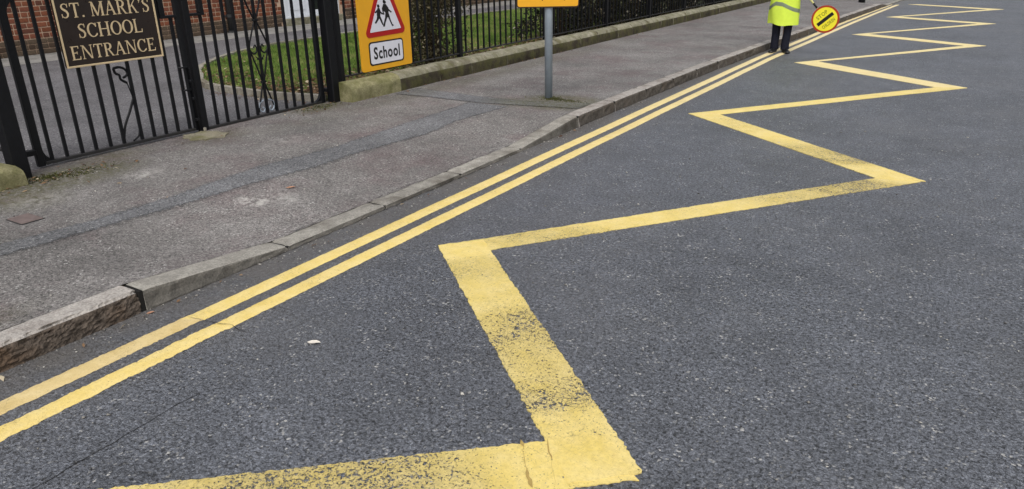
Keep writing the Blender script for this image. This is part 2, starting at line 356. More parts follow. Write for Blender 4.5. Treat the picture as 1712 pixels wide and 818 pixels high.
MOSS = [(-6.15, 2.95, 0.45, 0.75, 2.2), (-6.0, 2.45, 0.6, 0.4, 1.6), (-6.45, 3.5, 0.3, 0.5, 1.0), (-6.45, 6.0, 0.35, 0.5, 1.8), (-6.3, 4.5, 0.35, 0.5, 1.0), (-4.10, 7.62, 0.62, 0.42, 3.0), (-4.05, 7.35, 0.45, 0.35, 2.0),
        (-4.5, 7.3, 0.6, 0.35, 1.2), (-6.0, 9, 0.35, 6, 0.6), (-5.2, 1.2, 0.8, 0.9, 0.6), (-3.9, 0.9, 0.25, 0.8, 1.1)]
PALE = [(-5.65, 3.3, 0.20, 0.22, 1.0), (-4.42, 3.36, 0.16, 0.13, 3.0), (-4.30, 3.55, 0.25, 0.22, 0.8), (-5.5, 4.7, 0.2, 0.35, 0.6), (-5.7, 2.5, 0.25, 0.25, 0.7)]
def strip_grid(x0f, x1f, ys, nx, zf):
    V = []; F = []; mo = []; pa = []; di = []; ed = []
    for j, y in enumerate(ys):
        a, b = x0f(y), x1f(y)
        for i in range(nx+1):
            x = a+(b-a)*i/nx; V.append((x, y, zf(x, y))); mo.append(min(1, blob(x, y, MOSS))); pa.append(min(1, blob(x, y, PALE)))
            di.append(max(0.0, 1-(x-kx(y))/0.75)); ed.append(min(1.0, min(i, nx-i)/nx*(b-a)/0.07))
    for j in range(len(ys)-1):
        for i in range(nx):
            q = j*(nx+1)+i; F.append((q, q+1, q+nx+2, q+nx+1))
    return fast_mesh('sheet', V, F, {'moss': mo, 'pale': pa, 'dirt': di, 'edge': ed})

# ground to the horizon, road, pavement, yard
struct(obj('ground', mesh('ground', [(-600, -600, -0.12), (600, -600, -0.12), (600, 900, -0.12), (-600, 900, -0.12)], [(0, 1, 2, 3)]), 'ground'))
ys = list(np.arange(-6, 10, 0.12))+list(np.arange(10, 60.1, 0.5))
road = struct(obj('road', strip_grid(lambda y: kx(y)-0.03, lambda y: 7.0, ys, 60, lambda x, y: 0.003*nz(x, y, 0, 1.1)), 'road'))
yp = list(np.arange(-4, 10, 0.045))+list(np.arange(10, 45, 0.25))
pave = struct(obj('pavement', strip_grid(lambda y: -6.62, lambda y: kx(y)-0.159, yp, 64, zp), 'pave'))
yy = list(np.arange(-6, 12, 0.1))+list(np.arange(12, 45, 0.5))
yard = struct(obj('yard', strip_grid(lambda y: -15.19, lambda y: -6.62, yy, 70, lambda x, y: 0.125), 'yard'))

# utility trench patches on the pavement (own sheets, jagged edges)
def jig(f, amp=0.012, sc=9.0, seed=0.0): return lambda y: f(y)+amp*nz(y, seed, 3.3, sc)
ty = [-4, 1.8, 2.4, 3.1, 3.9, 4.7, 5.6, 6.2, 6.9, 7.2]
lo = lambda y: float(np.interp(y, [-4, 1.77, 2.9, 3.6, 4.1, 4.7, 5.6, 6.2, 7.2], [-4.75, -4.72, -4.69, -4.68, -4.62, -4.62, -4.55, -4.60, -4.45]))
hi = lambda y: float(np.interp(y, [-4, 1.9, 2.4, 3.1, 3.9, 4.7, 5.6, 6.8, 7.2], [-5.02, -5.02, -4.95, -4.97, -5.05, -4.97, -5.02, -5.07, -5.10]))
o = obj('trench_patch', strip_grid(jig(hi, seed=1), jig(lo, seed=2), list(np.arange(-4, 7.05, 0.04)), 16, lambda x, y: zp(x, y)+0.004), 'trench', pave)
o['label'] = 'smooth grey tarmac strip running along the pavement'
def cross_patch():
    V = []; F = []; n = 46; mo = []; pa = []; ed = []
    for i in range(n+1):
        t = i/n; x = -6.30+(-3.735+6.30)*t
        y0 = float(np.interp(x, [-6.3, -5.6, -4.9, -3.8], [7.05, 7.06, 7.03, 7.22]))+0.01*nz(x, 1, 0, 8); y1 = float(np.interp(x, [-6.3, -5.2, -4.5, -3.8], [7.6, 7.45, 7.42, 7.62]))+0.01*nz(x, 5, 0, 8)
        for j in range(13):
            y = y0+(y1-y0)*j/12; V.append((x, y, zp(x, y)+0.0065)); mo.append(min(1, blob(x, y, MOSS))); pa.append(0); ed.append(min(1.0, min(j, 12-j)/12*(y1-y0)/0.07, i/n*(2.5)/0.15, 1))
    for i in range(n):
        for j in range(12): q = i*13+j; F.append((q, q+13, q+14, q+1))
    return fast_mesh('cross_patch', V, F, {'moss': mo, 'pale': pa, 'edge': ed})
o = obj('trench_patch', cross_patch(), 'trench', pave); o['label'] = 'grey tarmac strip crossing the pavement to the sign post'

def crack(pts, wd, parent, zf, seed=0, name='crack', mat='crack'):
    P = []; L = 0
    for a, b in zip(pts[:-1], pts[1:]):
        d = math.dist(a, b); n = max(2, int(d/0.02))
        for i in range(n): P.append((a[0]+(b[0]-a[0])*i/n, a[1]+(b[1]-a[1])*i/n))
    P.append(pts[-1]); V = []; F = []
    for i, (x, y) in enumerate(P):
        p0 = P[max(0, i-1)]; p1 = P[min(len(P)-1, i+1)]; dx, dy = p1[0]-p0[0], p1[1]-p0[1]; l = math.hypot(dx, dy) or 1
        ox, oy = -dy/l, dx/l; j = 0.010*nz(x+seed, y, seed, 14)+0.006*nz(x, y+seed, seed, 45)
        ww = wd*0.62*(0.3+0.9*abs(nz(x, y, seed+9, 16)))*(1 if nz(x, y, seed+4, 3.5) > -0.22 else 0.12)*min(1, 8*min(i+0.3, len(P)-1-i+0.3)/len(P))
        for s_ in (-1, 1):
            px, py = x+ox*(j+s_*ww), y+oy*(j+s_*ww); V.append((px, py, zf(px, py)))
    for i in range(len(P)-1): F.append((2*i, 2*i+1, 2*i+3, 2*i+2))
    return obj(name, mesh('crack', V, F), mat, parent)
zr = lambda x, y: 0.003*nz(x, y, 0, 1.1)+0.0035
crack([(-2.60, 0.75), (-2.606, 1.016), (-2.616, 1.263), (-2.623, 1.368), (-2.629, 1.506), (-2.618, 1.693), (-2.60, 1.85)], 0.006, road, zr, 1)
crack([(-3.31, 1.993), (-3.185, 2.018), (-3.078, 2.035), (-3.013, 2.05), (-2.87, 2.035)], 0.005, road, lambda x, y: zr(x, y)+0.006, 2)
zc = lambda x, y: zp(x, y)+0.0075
crack([(lo(y), y) for y in np.arange(0.6, 5.3, 0.15)], 0.005, pave, zc, 3)
crack([(hi(y), y) for y in np.arange(1.0, 2.6, 0.15)], 0.0035, pave, zc, 4)
crack([(hi(y), y) for y in np.arange(3.2, 5.0, 0.15)], 0.003, pave, zc, 5)
crack([(-6.30, 2.95), (-6.12, 3.15), (-6.20, 3.6), (-6.27, 4.25), (-6.45, 5.2), (-6.50, 5.6), (-6.45, 6.2)], 0.006, pave, zc, 6)
crack([(-5.50, 3.57), (-5.2, 3.55), (-4.95, 3.56)], 0.005, pave, zc, 7)
crack([(-4.75, 7.045), (-4.45, 7.1), (-3.9, 7.20)], 0.004, pave, lambda x, y: zp(x, y)+0.012, 8)
crack([(-4.6, 5.9), (-4.55, 6.3), (-4.5, 6.6), (-4.45, 7.05)], 0.004, pave, zc, 10)
for y0, y1, sd_ in ((2.7, 3.6, 11), (3.9, 4.5, 12), (4.7, 5.8, 13)):
    crack([(kx(y)-0.17, y) for y in np.arange(y0, y1, 0.15)], 0.007, pave, lambda x, y: zp(x, y)+0.005, sd_)
crack([(kx(y)+0.012, y) for y in np.arange(2.5, 5.9, 0.15)], 0.008, road, zr, 14)
for yk, x0, x1 in ((17.2, -5.3, -3.7), (19.1, -5.0, -3.4)):
    crack([(x0, yk), ((x0+x1)/2, yk-0.15), (x1, yk-0.35)], 0.03, pave, zc, yk)

# ---------------------------------------------------------------- kerb, stone by stone
kerb = struct(empty('kerb'))
def kerbstone(y0, y1, mat, segs=3, rough=0.0, seed=0.0, gap=0.006, fine=False, face=None):
    prof = lambda h: [(0.0, -0.05), (0.004, h*0.12-0.002), (-0.001, h*0.45), (-0.004, h*0.8), (-0.012, h-0.008), (-0.026, h-0.001), (-0.06, h), (-0.11, h), (-0.158, h-0.001), (-0.16, -0.05)]
    if fine: prof = lambda h: [(0.0, -0.05), (0.003, 0.0)]+[(0.003-0.012*(q/11)**2, h*(0.06+0.86*q/11)) for q in range(12)]+[(-0.018, h-0.003), (-0.03, h), (-0.05, h), (-0.075, h), (-0.10, h), (-0.13, h), (-0.158, h-0.001), (-0.16, -0.05)]
    rings = []
    for i in range(segs+1):
        t = i/segs; y = y0+gap/2+(y1-y0-gap)*t; h = max(kz(y), 0.012); ring = []
        for (dx, z) in prof(h):
            a = rough*nz(y+seed, z*3+dx, seed, 9.0)+rough*0.6*nz(y+seed, z*3+dx, seed+5, 24.0)
            front = dx > -0.02
            if fine: a = (rough*0.8*nz(y+seed, z*1.6+dx, seed, 7)-rough*1.3*abs(nz(y*1.3+seed, z*2.2, seed+2, 17))-rough*0.7*abs(nz(y+seed, z*1.5, seed+7, 42)))*(1.0 if front else -0.3)
            chip = -0.006*(1 if i in (0, segs) and rough > 0 and z > h*0.7 else 0)
            ring.append((kx(y)+dx+(a if front else 0)+chip*0.5, y, z+(0.4*a if z > h*0.7 else 0)+chip))
        rings.append(ring)
    mb = MB(); mb.loft(rings)
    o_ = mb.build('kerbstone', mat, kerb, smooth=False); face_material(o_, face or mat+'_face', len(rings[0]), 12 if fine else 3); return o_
edges = [-3.6, -2.68, -1.76, -0.85, 0.07, 0.98]
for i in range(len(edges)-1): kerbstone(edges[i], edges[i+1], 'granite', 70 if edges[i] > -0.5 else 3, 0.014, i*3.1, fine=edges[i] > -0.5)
for yj in (0.98, 1.9325, 2.93, 3.87, 4.83, 5.80)+tuple(6.97+0.93*q for q in range(16)):
    MB().box(kx(yj)-0.150, kx(yj)-0.008, yj-0.012, yj+0.012, -0.03, kz(yj)-0.008).build('joint', 'crack', kerb)
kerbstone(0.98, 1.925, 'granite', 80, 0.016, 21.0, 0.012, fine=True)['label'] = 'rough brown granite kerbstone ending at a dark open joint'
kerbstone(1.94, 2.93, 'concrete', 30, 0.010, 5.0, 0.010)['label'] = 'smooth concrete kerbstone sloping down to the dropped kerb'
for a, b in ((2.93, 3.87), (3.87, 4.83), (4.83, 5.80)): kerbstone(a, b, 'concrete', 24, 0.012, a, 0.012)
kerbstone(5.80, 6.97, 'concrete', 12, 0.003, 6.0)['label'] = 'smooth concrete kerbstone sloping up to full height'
y = 6.97
while y < 27.2:
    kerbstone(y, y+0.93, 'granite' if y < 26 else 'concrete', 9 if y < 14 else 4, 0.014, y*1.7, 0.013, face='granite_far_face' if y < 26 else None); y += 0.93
while y < 44:
    kerbstone(y, y+1.86, 'concrete', 2, 0.0, y); y += 1.86

# ---------------------------------------------------------------- painted markings (3 mm thermoplastic with ragged edges)
def band(name, a, b, c_, d, z, mat, parent=None, jag=0.004, seed=0.0, step=0.014, wear=((0, 0), (1, 0))):
    """strip between long edges a->b and d->c_ (ground points), ragged on every side, with a skirt"""
    a, b, c_, d = [np.array(p, float) for p in (a, b, c_, d)]
    L = max(np.linalg.norm(b-a), np.linalg.norm(c_-d)); n = max(3, int(L/step)); W_ = np.linalg.norm((d-a)+(c_-b))/2; mm = max(2, int(W_/0.03))
    u = (b-a)/np.linalg.norm(b-a); q = np.array([-u[1], u[0]]); q = q if q.dot(d-a) > 0 else -q
    V = []; F = []; Wr = []
    def jit(x, y, k): return jag*(nz(x*60, y*60, seed+k)+0.8*nz(x*140, y*140, seed+k+3)+1.2*nz(x*18, y*18, seed+k+7))
    for i in range(n+1):
        t = i/n; p0 = a+(b-a)*t; p1 = d+(c_-d)*t
        for j in range(mm+1):
            s_ = j/mm; p = p0+(p1-p0)*s_
            if j == 0: p = p+q*jit(p[0], p[1], 0)
            if j == mm: p = p+q*jit(p[0], p[1], 2)
            if i == 0: p = p+u*jit(p[0], p[1], 4)
            if i == n: p = p+u*jit(p[0], p[1], 6)
            V.append((p[0], p[1], z+0.003*nz(p[0], p[1], 0, 1.1))); Wr.append(float(np.interp(t, [q_[0] for q_ in wear], [q_[1] for q_ in wear])))
    for i in range(n):
        for j in range(mm): k_ = i*(mm+1)+j; F.append((k_, k_+mm+1, k_+mm+2, k_+1))
    rim = [i*(mm+1) for i in range(n+1)]+[n*(mm+1)+j for j in range(1, mm+1)]+[i*(mm+1)+mm for i in range(n-1, -1, -1)]+[j for j in range(mm-1, 0, -1)]
    base = len(V)
    for r in rim: V.append((V[r][0], V[r][1], V[r][2]-z-0.001)); Wr.append(Wr[r])
    for i in range(len(rim)): i2 = (i+1) % len(rim); F.append((rim[i], rim[i2], base+i2, base+i))
    me = mesh(name, V, F, {'wear': Wr})
    bm = bmesh.new(); bm.from_mesh(me); bmesh.ops.recalc_face_normals(bm, faces=bm.faces[:])
    if sum(f.normal.z for f in bm.faces) < 0: bmesh.ops.reverse_faces(bm, faces=bm.faces[:])
    bm.to_mesh(me); bm.free()
    return obj(name, me, mat, parent)
zig = tag(empty('zigzag_marking', (0, 0, 0)), 'worn yellow zigzag road marking running up the road beside the double lines', 'road marking')
Z = M['zig']
band('stripe', (-3.00, 0.462), (-0.985, 2.205), (-0.775, 2.018), (-2.81, 0.222), 0.0040, Z[0], zig, 0.007, 1, wear=((0, 0.9), (0.3, 0.3), (0.42, 0.8), (0.5, 1.25), (0.7, 1.1), (0.80, 0.6), (0.84, 0.2), (0.88, 0), (1, 0)))
band('stripe', (-2.775, 3.463), (-0.975, 1.872), (-0.775, 2.06), (-2.575, 3.69), 0.0052, Z[1], zig, 0.007, 11, wear=((0, 0), (0.09, 0.05), (0.13, 0.6), (0.23, 0.65), (0.28, 0.35), (0.40, 0.35), (0.46, 0.72), (0.56, 0.85), (0.62, 0.72), (0.80, 0.75), (0.835, 0.15), (0.9, 0.1), (1, 0.1)))
band('stripe', (-2.770, 3.475), (-0.54, 6.455), (-0.26, 6.46), (-2.50, 3.50), 0.0040, Z[2], zig, 0.006, 21, wear=((0, 0), (0.06, 0.5), (0.13, 0.9), (0.22, 0.6), (0.28, 0.1), (0.55, 0.15), (0.68, 0.7), (0.93, 0.95), (0.97, 0.3), (1, 0)))
band('stripe', (-2.774, 8.165), (-0.56, 6.385), (-0.232, 6.487), (-2.446, 8.269), 0.0052, Z[0], zig, 0.004, 31, wear=((0, 0), (0.45, 0.05), (0.58, 0.55), (0.78, 0.8), (0.84, 0.2), (0.88, 0), (1, 0)))
FAR = [(-2.774, 8.165), (-0.139, 11.345), (-2.639, 12.815), (-0.040, 16.41), (-2.515, 17.57), (0.046, 21.17), (-2.42, 22.3), (0.17, 25.96), (-2.40, 27.4)]
INN = [(-2.446, 8.269), (-0.50, 11.225), (-2.334, 13.077), (-0.385, 16.265), (-2.235, 17.80), (-0.31, 21.0), (-2.13, 22.5), (-0.20, 25.8), (-2.1, 27.5)]
for i in range(len(FAR)-1):
    # one long edge joins outer tip i to inner notch i+1, the other inner notch i to outer tip i+1
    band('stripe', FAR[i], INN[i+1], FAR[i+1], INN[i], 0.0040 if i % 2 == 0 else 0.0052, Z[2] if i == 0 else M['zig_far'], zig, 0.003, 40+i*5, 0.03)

def line(name, off0, off1, label, seed, old):
    V = []; F = []; ys_ = list(np.arange(-3, 8, 0.014))+list(np.arange(8, 27.2, 0.06)); w_n = 4
    for y in ys_:
        x0, x1 = lx(y)+off0, lx(y)+off1
        if y < 2.02: x0 -= 0.006; x1 -= 0.010
        rg = 0.016 if y < 2.0 else 0.0075
        x0 += rg*(nz(y*60, seed, 0)*0.6+nz(y*14, seed, 3)*0.5); x1 += rg*(nz(y*60, seed, 5)*0.6+nz(y*14, seed, 8)*0.5)
        for j in range(w_n+1):
            x = x0+(x1-x0)*j/w_n; V.append((x, y, 0.0042+0.003*nz(x, y, 0, 1.1)-(0.0042 if j in (0, w_n) else 0)*0.75))
    mats = []
    for i in range(len(ys_)-1):
        for j in range(w_n):
            q = i*(w_n+1)+j; F.append((q, q+1, q+w_n+2, q+w_n+1)); mats.append(1 if old and ys_[i] < 2.0+0.25*(j/w_n-0.5)*0.3+0.02*nz(j, 3, 2) else 0)
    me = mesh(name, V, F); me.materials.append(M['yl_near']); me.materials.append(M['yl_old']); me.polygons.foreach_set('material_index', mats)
    return tag(obj(name, me), label, 'road marking', 'double yellow lines')
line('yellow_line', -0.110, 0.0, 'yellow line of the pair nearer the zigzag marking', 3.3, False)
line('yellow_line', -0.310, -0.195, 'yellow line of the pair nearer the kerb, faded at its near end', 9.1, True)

for dx_ in (0.0, 0.075):
    crack([(-1.245+dx_, 2.00+dx_*0.8), (-1.17+dx_, 1.89+dx_*0.8), (-1.075+dx_*0.9, 1.785+dx_*0.8)], 0.022 if dx_ == 0 else 0.010, zig, lambda x, y: 0.0075+0.003*nz(x, y, 0, 1.1), 31+dx_*40, 'scuff', 'scuff')

# ---------------------------------------------------------------- dwarf wall of coping stones
def coping(parent, y0, y1, mat, seed, segs=6, roundend=0, ox=0.0):
    rings = []
    for i in range(segs+1):
        t = i/segs; y = y0+0.004+(y1-y0-0.008)*t; ring = []
        sh = 1.0
        if roundend == 1: sh = 1-0.30*max(0, (t-0.6)/0.4)**2
        for (x, z) in [(-6.30, 0.05), (-6.295, 0.16), (-6.298, 0.23), (-6.305, 0.275), (-6.33, 0.312), (-6.37, 0.335), (-6.44, 0.350), (-6.52, 0.348), (-6.57, 0.325), (-6.58, 0.05)]:
            a = 0.010*nz(y+seed, z*2, x+seed, 6)+0.006*nz(y+seed, z*2, x, 18)
            ring.append((x+ox+a, y, 0.05+(z-0.05)*sh+(a*0.8 if z > 0.2 else 0)))
        rings.append(ring)
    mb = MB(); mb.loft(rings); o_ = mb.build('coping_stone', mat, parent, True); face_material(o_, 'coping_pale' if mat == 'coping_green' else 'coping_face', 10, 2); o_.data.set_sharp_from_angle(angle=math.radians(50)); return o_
wall = tag(empty('dwarf_wall', (0, 0, 0)), 'low mossy stone wall below the railings beyond the gate', 'wall')
y = 6.40; i = 0
while y < 27:
    L = 0.9 if i == 0 else random.uniform(0.7, 1.1)
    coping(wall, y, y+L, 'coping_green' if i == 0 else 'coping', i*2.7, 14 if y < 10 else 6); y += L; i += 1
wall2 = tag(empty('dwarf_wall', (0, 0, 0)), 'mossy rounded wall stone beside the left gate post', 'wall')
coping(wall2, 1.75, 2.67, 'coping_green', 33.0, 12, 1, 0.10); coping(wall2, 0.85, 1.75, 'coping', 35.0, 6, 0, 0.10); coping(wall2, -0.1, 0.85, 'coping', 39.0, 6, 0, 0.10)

# ---------------------------------------------------------------- railings
FX = -6.635
def picket_mesh():
    mb = MB(); r = 0.011
    mb.box(-r, r, -r, r, 0.385, 1.62)
    mb.add([(-r*1.5, -r*1.5, 1.62), (r*1.5, -r*1.5, 1.62), (r*1.5, r*1.5, 1.62), (-r*1.5, r*1.5, 1.62), (0, 0, 1.74)], [(0, 1, 4), (1, 2, 4), (2, 3, 4), (3, 0, 4), (3, 2, 1, 0)])
    me = mb.mesh('picket'); me.materials.append(M['iron']); return me
PK = picket_mesh()
def post_mesh(h=1.78, r=0.035):
    mb = MB(); mb.cbox(-r, r, -r, r, 0.02, h, 0.006); mb.cbox(-r*1.25, r*1.25, -r*1.25, r*1.25, h, h+0.03, 0.006)
    mb.add([(-r*0.9, -r*0.9, h+0.03), (r*0.9, -r*0.9, h+0.03), (r*0.9, r*0.9, h+0.03), (-r*0.9, r*0.9, h+0.03), (0, 0, h+0.13)], [(0, 1, 4), (1, 2, 4), (2, 3, 4), (3, 0, 4)])
    me = mb.mesh('post'); me.materials.append(M['iron']); return me
PO = post_mesh()
def fence(posts, label, first=True, pitch=0.158):
    f = tag(empty('iron_fence', (FX, posts[0], 0.1)), label, 'fence')
    for p in posts: obj('post', PO, None, f, (0, p-posts[0], -0.1))
    for a, b in zip(posts[:-1], posts[1:]):
        n = max(1, int(round((b-a)/pitch)))
        for j in range(1, n): obj('picket', PK, None, f, (0, a-posts[0]+(b-a)*j/n, -0.1), (0, 0, random.uniform(-0.1, 0.1)))
        for z, mt in ((0.375, 'rail'), (1.50, 'iron')):
            mb = MB(); mb.cbox(-0.022, 0.022, a+0.035, b-0.035, z-0.008, z+0.010, 0.003); mb.v = [(x, y_-posts[0], z_-0.1) for x, y_, z_ in mb.v]
            mb.build('rail', mt, f)
    return f
fence([6.60, 9.07, 11.62, 14.1, 16.35, 18.6, 20.9, 23.2, 25.6], 'long black iron railings on the low stone wall past the gate')
fence([0.10, 2.52], 'short black iron railings left of the gate post')

# ---------------------------------------------------------------- gate posts and gate leaves
def gatepost(x, y, r, h, label):
    t = tag(empty('gate_post', (x, y, 0.10)), label, 'gate post', 'gate posts')
    mb = MB(); mb.cbox(-r, r, -r, r, -0.1, h, 0.008); mb.build('shaft', 'iron', t)
    mb = MB(); mb.cbox(-r*1.3, r*1.3, -r*1.3, r*1.3, h, h+0.05, 0.01); mb.build('cap', 'iron', t)
    mb = MB(); rings = [[(math.cos(a)*rr, math.sin(a)*rr, h+0.05+z) for a in np.linspace(0, 2*math.pi, 12, endpoint=False)] for rr, z in ((0.02, 0), (0.03, 0.01), (0.055, 0.05), (0.06, 0.09), (0.05, 0.13), (0.02, 0.16))]
    mb.loft(rings); mb.build('ball_finial', 'iron', t, True)
    return t
gp = gatepost(-6.45, 2.735, 0.062, 2.15, 'thick black iron gate post beside the mossy wall stone on the left')
mb = MB(); mb.cbox(-0.20, -0.05, -0.012, 0.012, 0.24, 0.27, 0.004); mb.build('hinge_bracket', 'rail', gp, False, (0.0, -0.03, 0.0))
gatepost(-6.55, 6.36, 0.056, 2.15, 'black iron gate post between the open bars and the yellow school sign')

GX = -6.625
BAR = 0.0125
def gate(y0, y1, zb, label, bars, jc, meet, broken):
    t = tag(empty('gate_leaf', (GX, (y0+y1)/2, 0.125)), label, 'gate', 'pair of iron gates')
    yc = (y0+y1)/2; lz = lambda z: z-0.125; ly = lambda y: y-yc
    H = 2.0
    hinge = y0 if meet == y1 else y1
    # stiles
    hw, mw = 0.030, (0.024 if broken else 0.036)
    sgn = 1 if hinge == y0 else -1
    mb = MB(); a, b = sorted((ly(hinge), ly(hinge)+sgn*2*hw)); mb.cbox(-0.022, 0.022, a, b, lz(zb-0.02), lz(H), 0.004); mb.build('hinge_stile', 'iron', t)
    a, b = sorted((ly(meet), ly(meet)-sgn*2*mw)); mb = MB(); mb.cbox(-0.030 if not broken else -0.02, 0.030 if not broken else 0.02, a, b, lz(zb-0.015), lz(H), 0.004); mb.build('meeting_stile', 'iron', t)
    # rails
    i0, i1 = sorted((ly(hinge)+sgn*2*hw, ly(meet)-sgn*2*mw))
    for nm, z, hh, mt in (('bottom_rail', zb, 0.014, 'rail'), ('middle_rail', 1.50, 0.016, 'iron'), ('top_rail', H-0.02, 0.016, 'iron')):
        mb = MB(); mb.cbox(-0.024, 0.024, i0, i1, lz(z-hh), lz(z+hh), 0.004); mb.build(nm, mt, t)
    # bars
    n = len(bars); ys_b = [ly(q) for q in bars]
    lockj = [j for j in range(n) if abs(ys_b[j]-(ly(meet)-sgn*2*mw)) < 0.16]
    shared = {}
    for j, yb in enumerate(ys_b):
        ztop = 1.235 if j in lockj else 1.486
        if ztop not in shared:
            mb = MB(); mb.box(-BAR, BAR, -BAR, BAR, lz(zb+0.012), lz(ztop)); me_ = mb.mesh('bar'); me_.materials.append(M['iron']); shared[ztop] = me_
        obj('bar', shared[ztop], None, t, (0, yb, 0), (0, 0, random.uniform(-0.06, 0.06)))
    mb = MB(); mb.box(-0.009, 0.009, -0.009, 0.009, lz(1.516), lz(H+0.16)); mb.add([(-0.014, -0.014, lz(H+0.16)), (0.014, -0.014, lz(H+0.16)), (0.014, 0.014, lz(H+0.16)), (-0.014, 0.014, lz(H+0.16)), (0, 0, lz(H+0.28))], [(0, 1, 4), (1, 2, 4), (2, 3, 4), (3, 0, 4)])
    up = mb.mesh('upper_bar'); up.materials.append(M['iron'])
    for yb in ys_b: obj('upper_bar', up, None, t, (0, yb, 0), (0, 0, 0.02))
    # gussets: quarter-round corner plates at the hinge side
    for zc_, dz in ((zb+0.014, 1), (1.484, -1)):
        R = 0.11; pts = [(ly(hinge)+sgn*2*hw, lz(zc_)), (ly(hinge)+sgn*(2*hw+R), lz(zc_))]
        for a in np.linspace(0, math.pi/2, 8)[1:]: pts.append((ly(hinge)+sgn*(2*hw+R-R*math.sin(a)), lz(zc_+dz*(R-R*math.cos(a)))))
        mb = MB(); mb.prism(pts, lambda u, v, d: (d, u, v), -0.018, 0.018); mb.build('corner_bracket', 'iron', t)
    # lock frame
    e = ly(meet)-sgn*2*mw
    mb = MB(); a, b = sorted((e, e-sgn*0.165)); mb.cbox(-0.026, 0.026, a, b, lz(1.237), lz(1.262), 0.003)
    a2, b2 = sorted((e-sgn*0.165, e-sgn*0.112)); mb.cbox(-0.024, 0.024, a2, b2, lz(1.262), lz(1.483), 0.003)
    mb.build('lock_frame', 'iron', t)
    # scroll ornament
    c0 = ly(3.831) if broken else ys_b[jc]; g_ = 0.132
    def curve(pts, r=0.008, nm='scroll', mt='iron'):
        P_ = [Vector((0.0, c0+a_, lz(z_))) for a_, z_ in pts]
        # Catmull-Rom smoothing
        Q = []
        for q in range(len(P_)-1):
            p0, p1, p2, p3 = P_[max(q-1, 0)], P_[q], P_[q+1], P_[min(q+2, len(P_)-1)]
            for s_ in range(5):
                u = s_/5; Q.append(0.5*((2*p1)+(p2-p0)*u+(2*p0-5*p1+4*p2-p3)*u*u+(3*p1-p0-3*p2+p3)*u**3))
        Q.append(P_[-1]); mb_ = MB(); mb_.tube(Q, r, 6); return mb_.build(nm, mt, t, True)
    if not broken:
        for s_ in (-1, 1):
            curve([(0.012*s_, 1.15), (g_*0.6*s_, 1.30), (g_*0.93*s_, 1.46)], 0.010)
            curve([(0.012*s_, 1.13), (g_*0.55*s_, 1.0), (g_*0.9*s_, 0.88), (g_*0.8*s_, 0.80), (g_*0.45*s_, 0.66), (0.014*s_, 0.50)], 0.009)
            curve([(g_*0.88*s_, 0.84), (g_*0.6*s_, 0.80), (g_*0.28*s_, 0.815), (g_*0.22*s_, 0.86), (g_*0.38*s_, 0.885), (g_*0.5*s_, 0.86)], 0.009)
            curve([(0.012*s_, 0.49), (g_*0.4*s_, 0.36), (g_*0.88*s_, 0.18)], 0.009)
            curve([(g_*0.25*s_, 0.30), (g_*0.7*s_, 0.27), (g_*0.72*s_, 0.20), (g_*0.4*s_, 0.175), (g_*0.25*s_, 0.205), (g_*0.42*s_, 0.225)], 0.009, 'scroll', 'galv')
            curve([(0.0, 0.745), (g_*0.25*s_, 0.75), (g_*0.42*s_, 0.77)], 0.006)
        for z_ in (1.14, 0.495, 0.74):
            mb = MB(); mb.cbox(-0.02, 0.02, c0-0.028, c0+0.028, lz(z_-0.012), lz(z_+0.012), 0.004); mb.build('collar', 'iron', t)
    else:
        curve([(-0.047, 0.851), (0.005, 0.855), (0.053, 0.835), (0.076, 0.795), (0.055, 0.769), (0.026, 0.758)], 0.012)
        curve([(-0.047, 0.851), (-0.037, 0.806), (-0.005, 0.787), (0.002, 0.747), (0.052, 0.71)], 0.012)
        curve([(0.052, 0.71), (0.078, 0.586)], 0.005)
        curve([(0.082, 0.56), (0.019, 0.443), (-0.051, 0.324), (-0.09, 0.19)], 0.011)
        curve([(0.088, 0.33), (0.066, 0.222), (0.0, 0.178)], 0.009)
    for s_ in ((0.25, 1.75) if True else ()):
        yh, a = ly(hinge), 0
        mb = MB(); p_ = sorted((yh, yh-sgn*0.10)); mb.cbox(-0.012, 0.05, p_[0], p_[1], lz(s_), lz(s_+0.045), 0.005); mb.build('hinge', 'iron', t)
    return t, ly, lz
gl, ly_, lz_ = gate(2.958, 4.535, 0.160, 'left black iron gate leaf carrying the brown school name sign', [3.086, 3.214, 3.35, 3.476, 3.612, 3.741, 3.921, 4.048, 4.175, 4.305, 4.437], 5, 4.535, True)
g2, _, _ = gate(4.562, 6.27, 0.140, 'right black iron gate leaf with scrollwork between its bars', [4.762, 4.89, 5.028, 5.153, 5.282, 5.416, 5.549, 5.69, 5.812, 5.941, 6.081], 5, 4.562, False)
# drop bolt on the left leaf
mb = MB(); mb.tube([(0.035, ly_(4.40), lz_(0.775)), (0.035, ly_(4.50), lz_(0.772)), (0.035, ly_(4.515), lz_(0.75)), (0.035, ly_(4.512), lz_(0.13))], 0.009, 8)
mb.tube([(0.03, ly_(4.42), lz_(0.555)), (0.035, ly_(4.50), lz_(0.555))], 0.009, 8); bolt = mb.build('drop_bolt', 'iron', gl, True)
for z_ in (0.62, 0.45, 0.24):
    mb = MB(); mb.cbox(0.016, 0.05, ly_(4.495), ly_(4.531), lz_(z_), lz_(z_+0.03), 0.004); mb.build('bolt_keeper', 'iron', bolt)
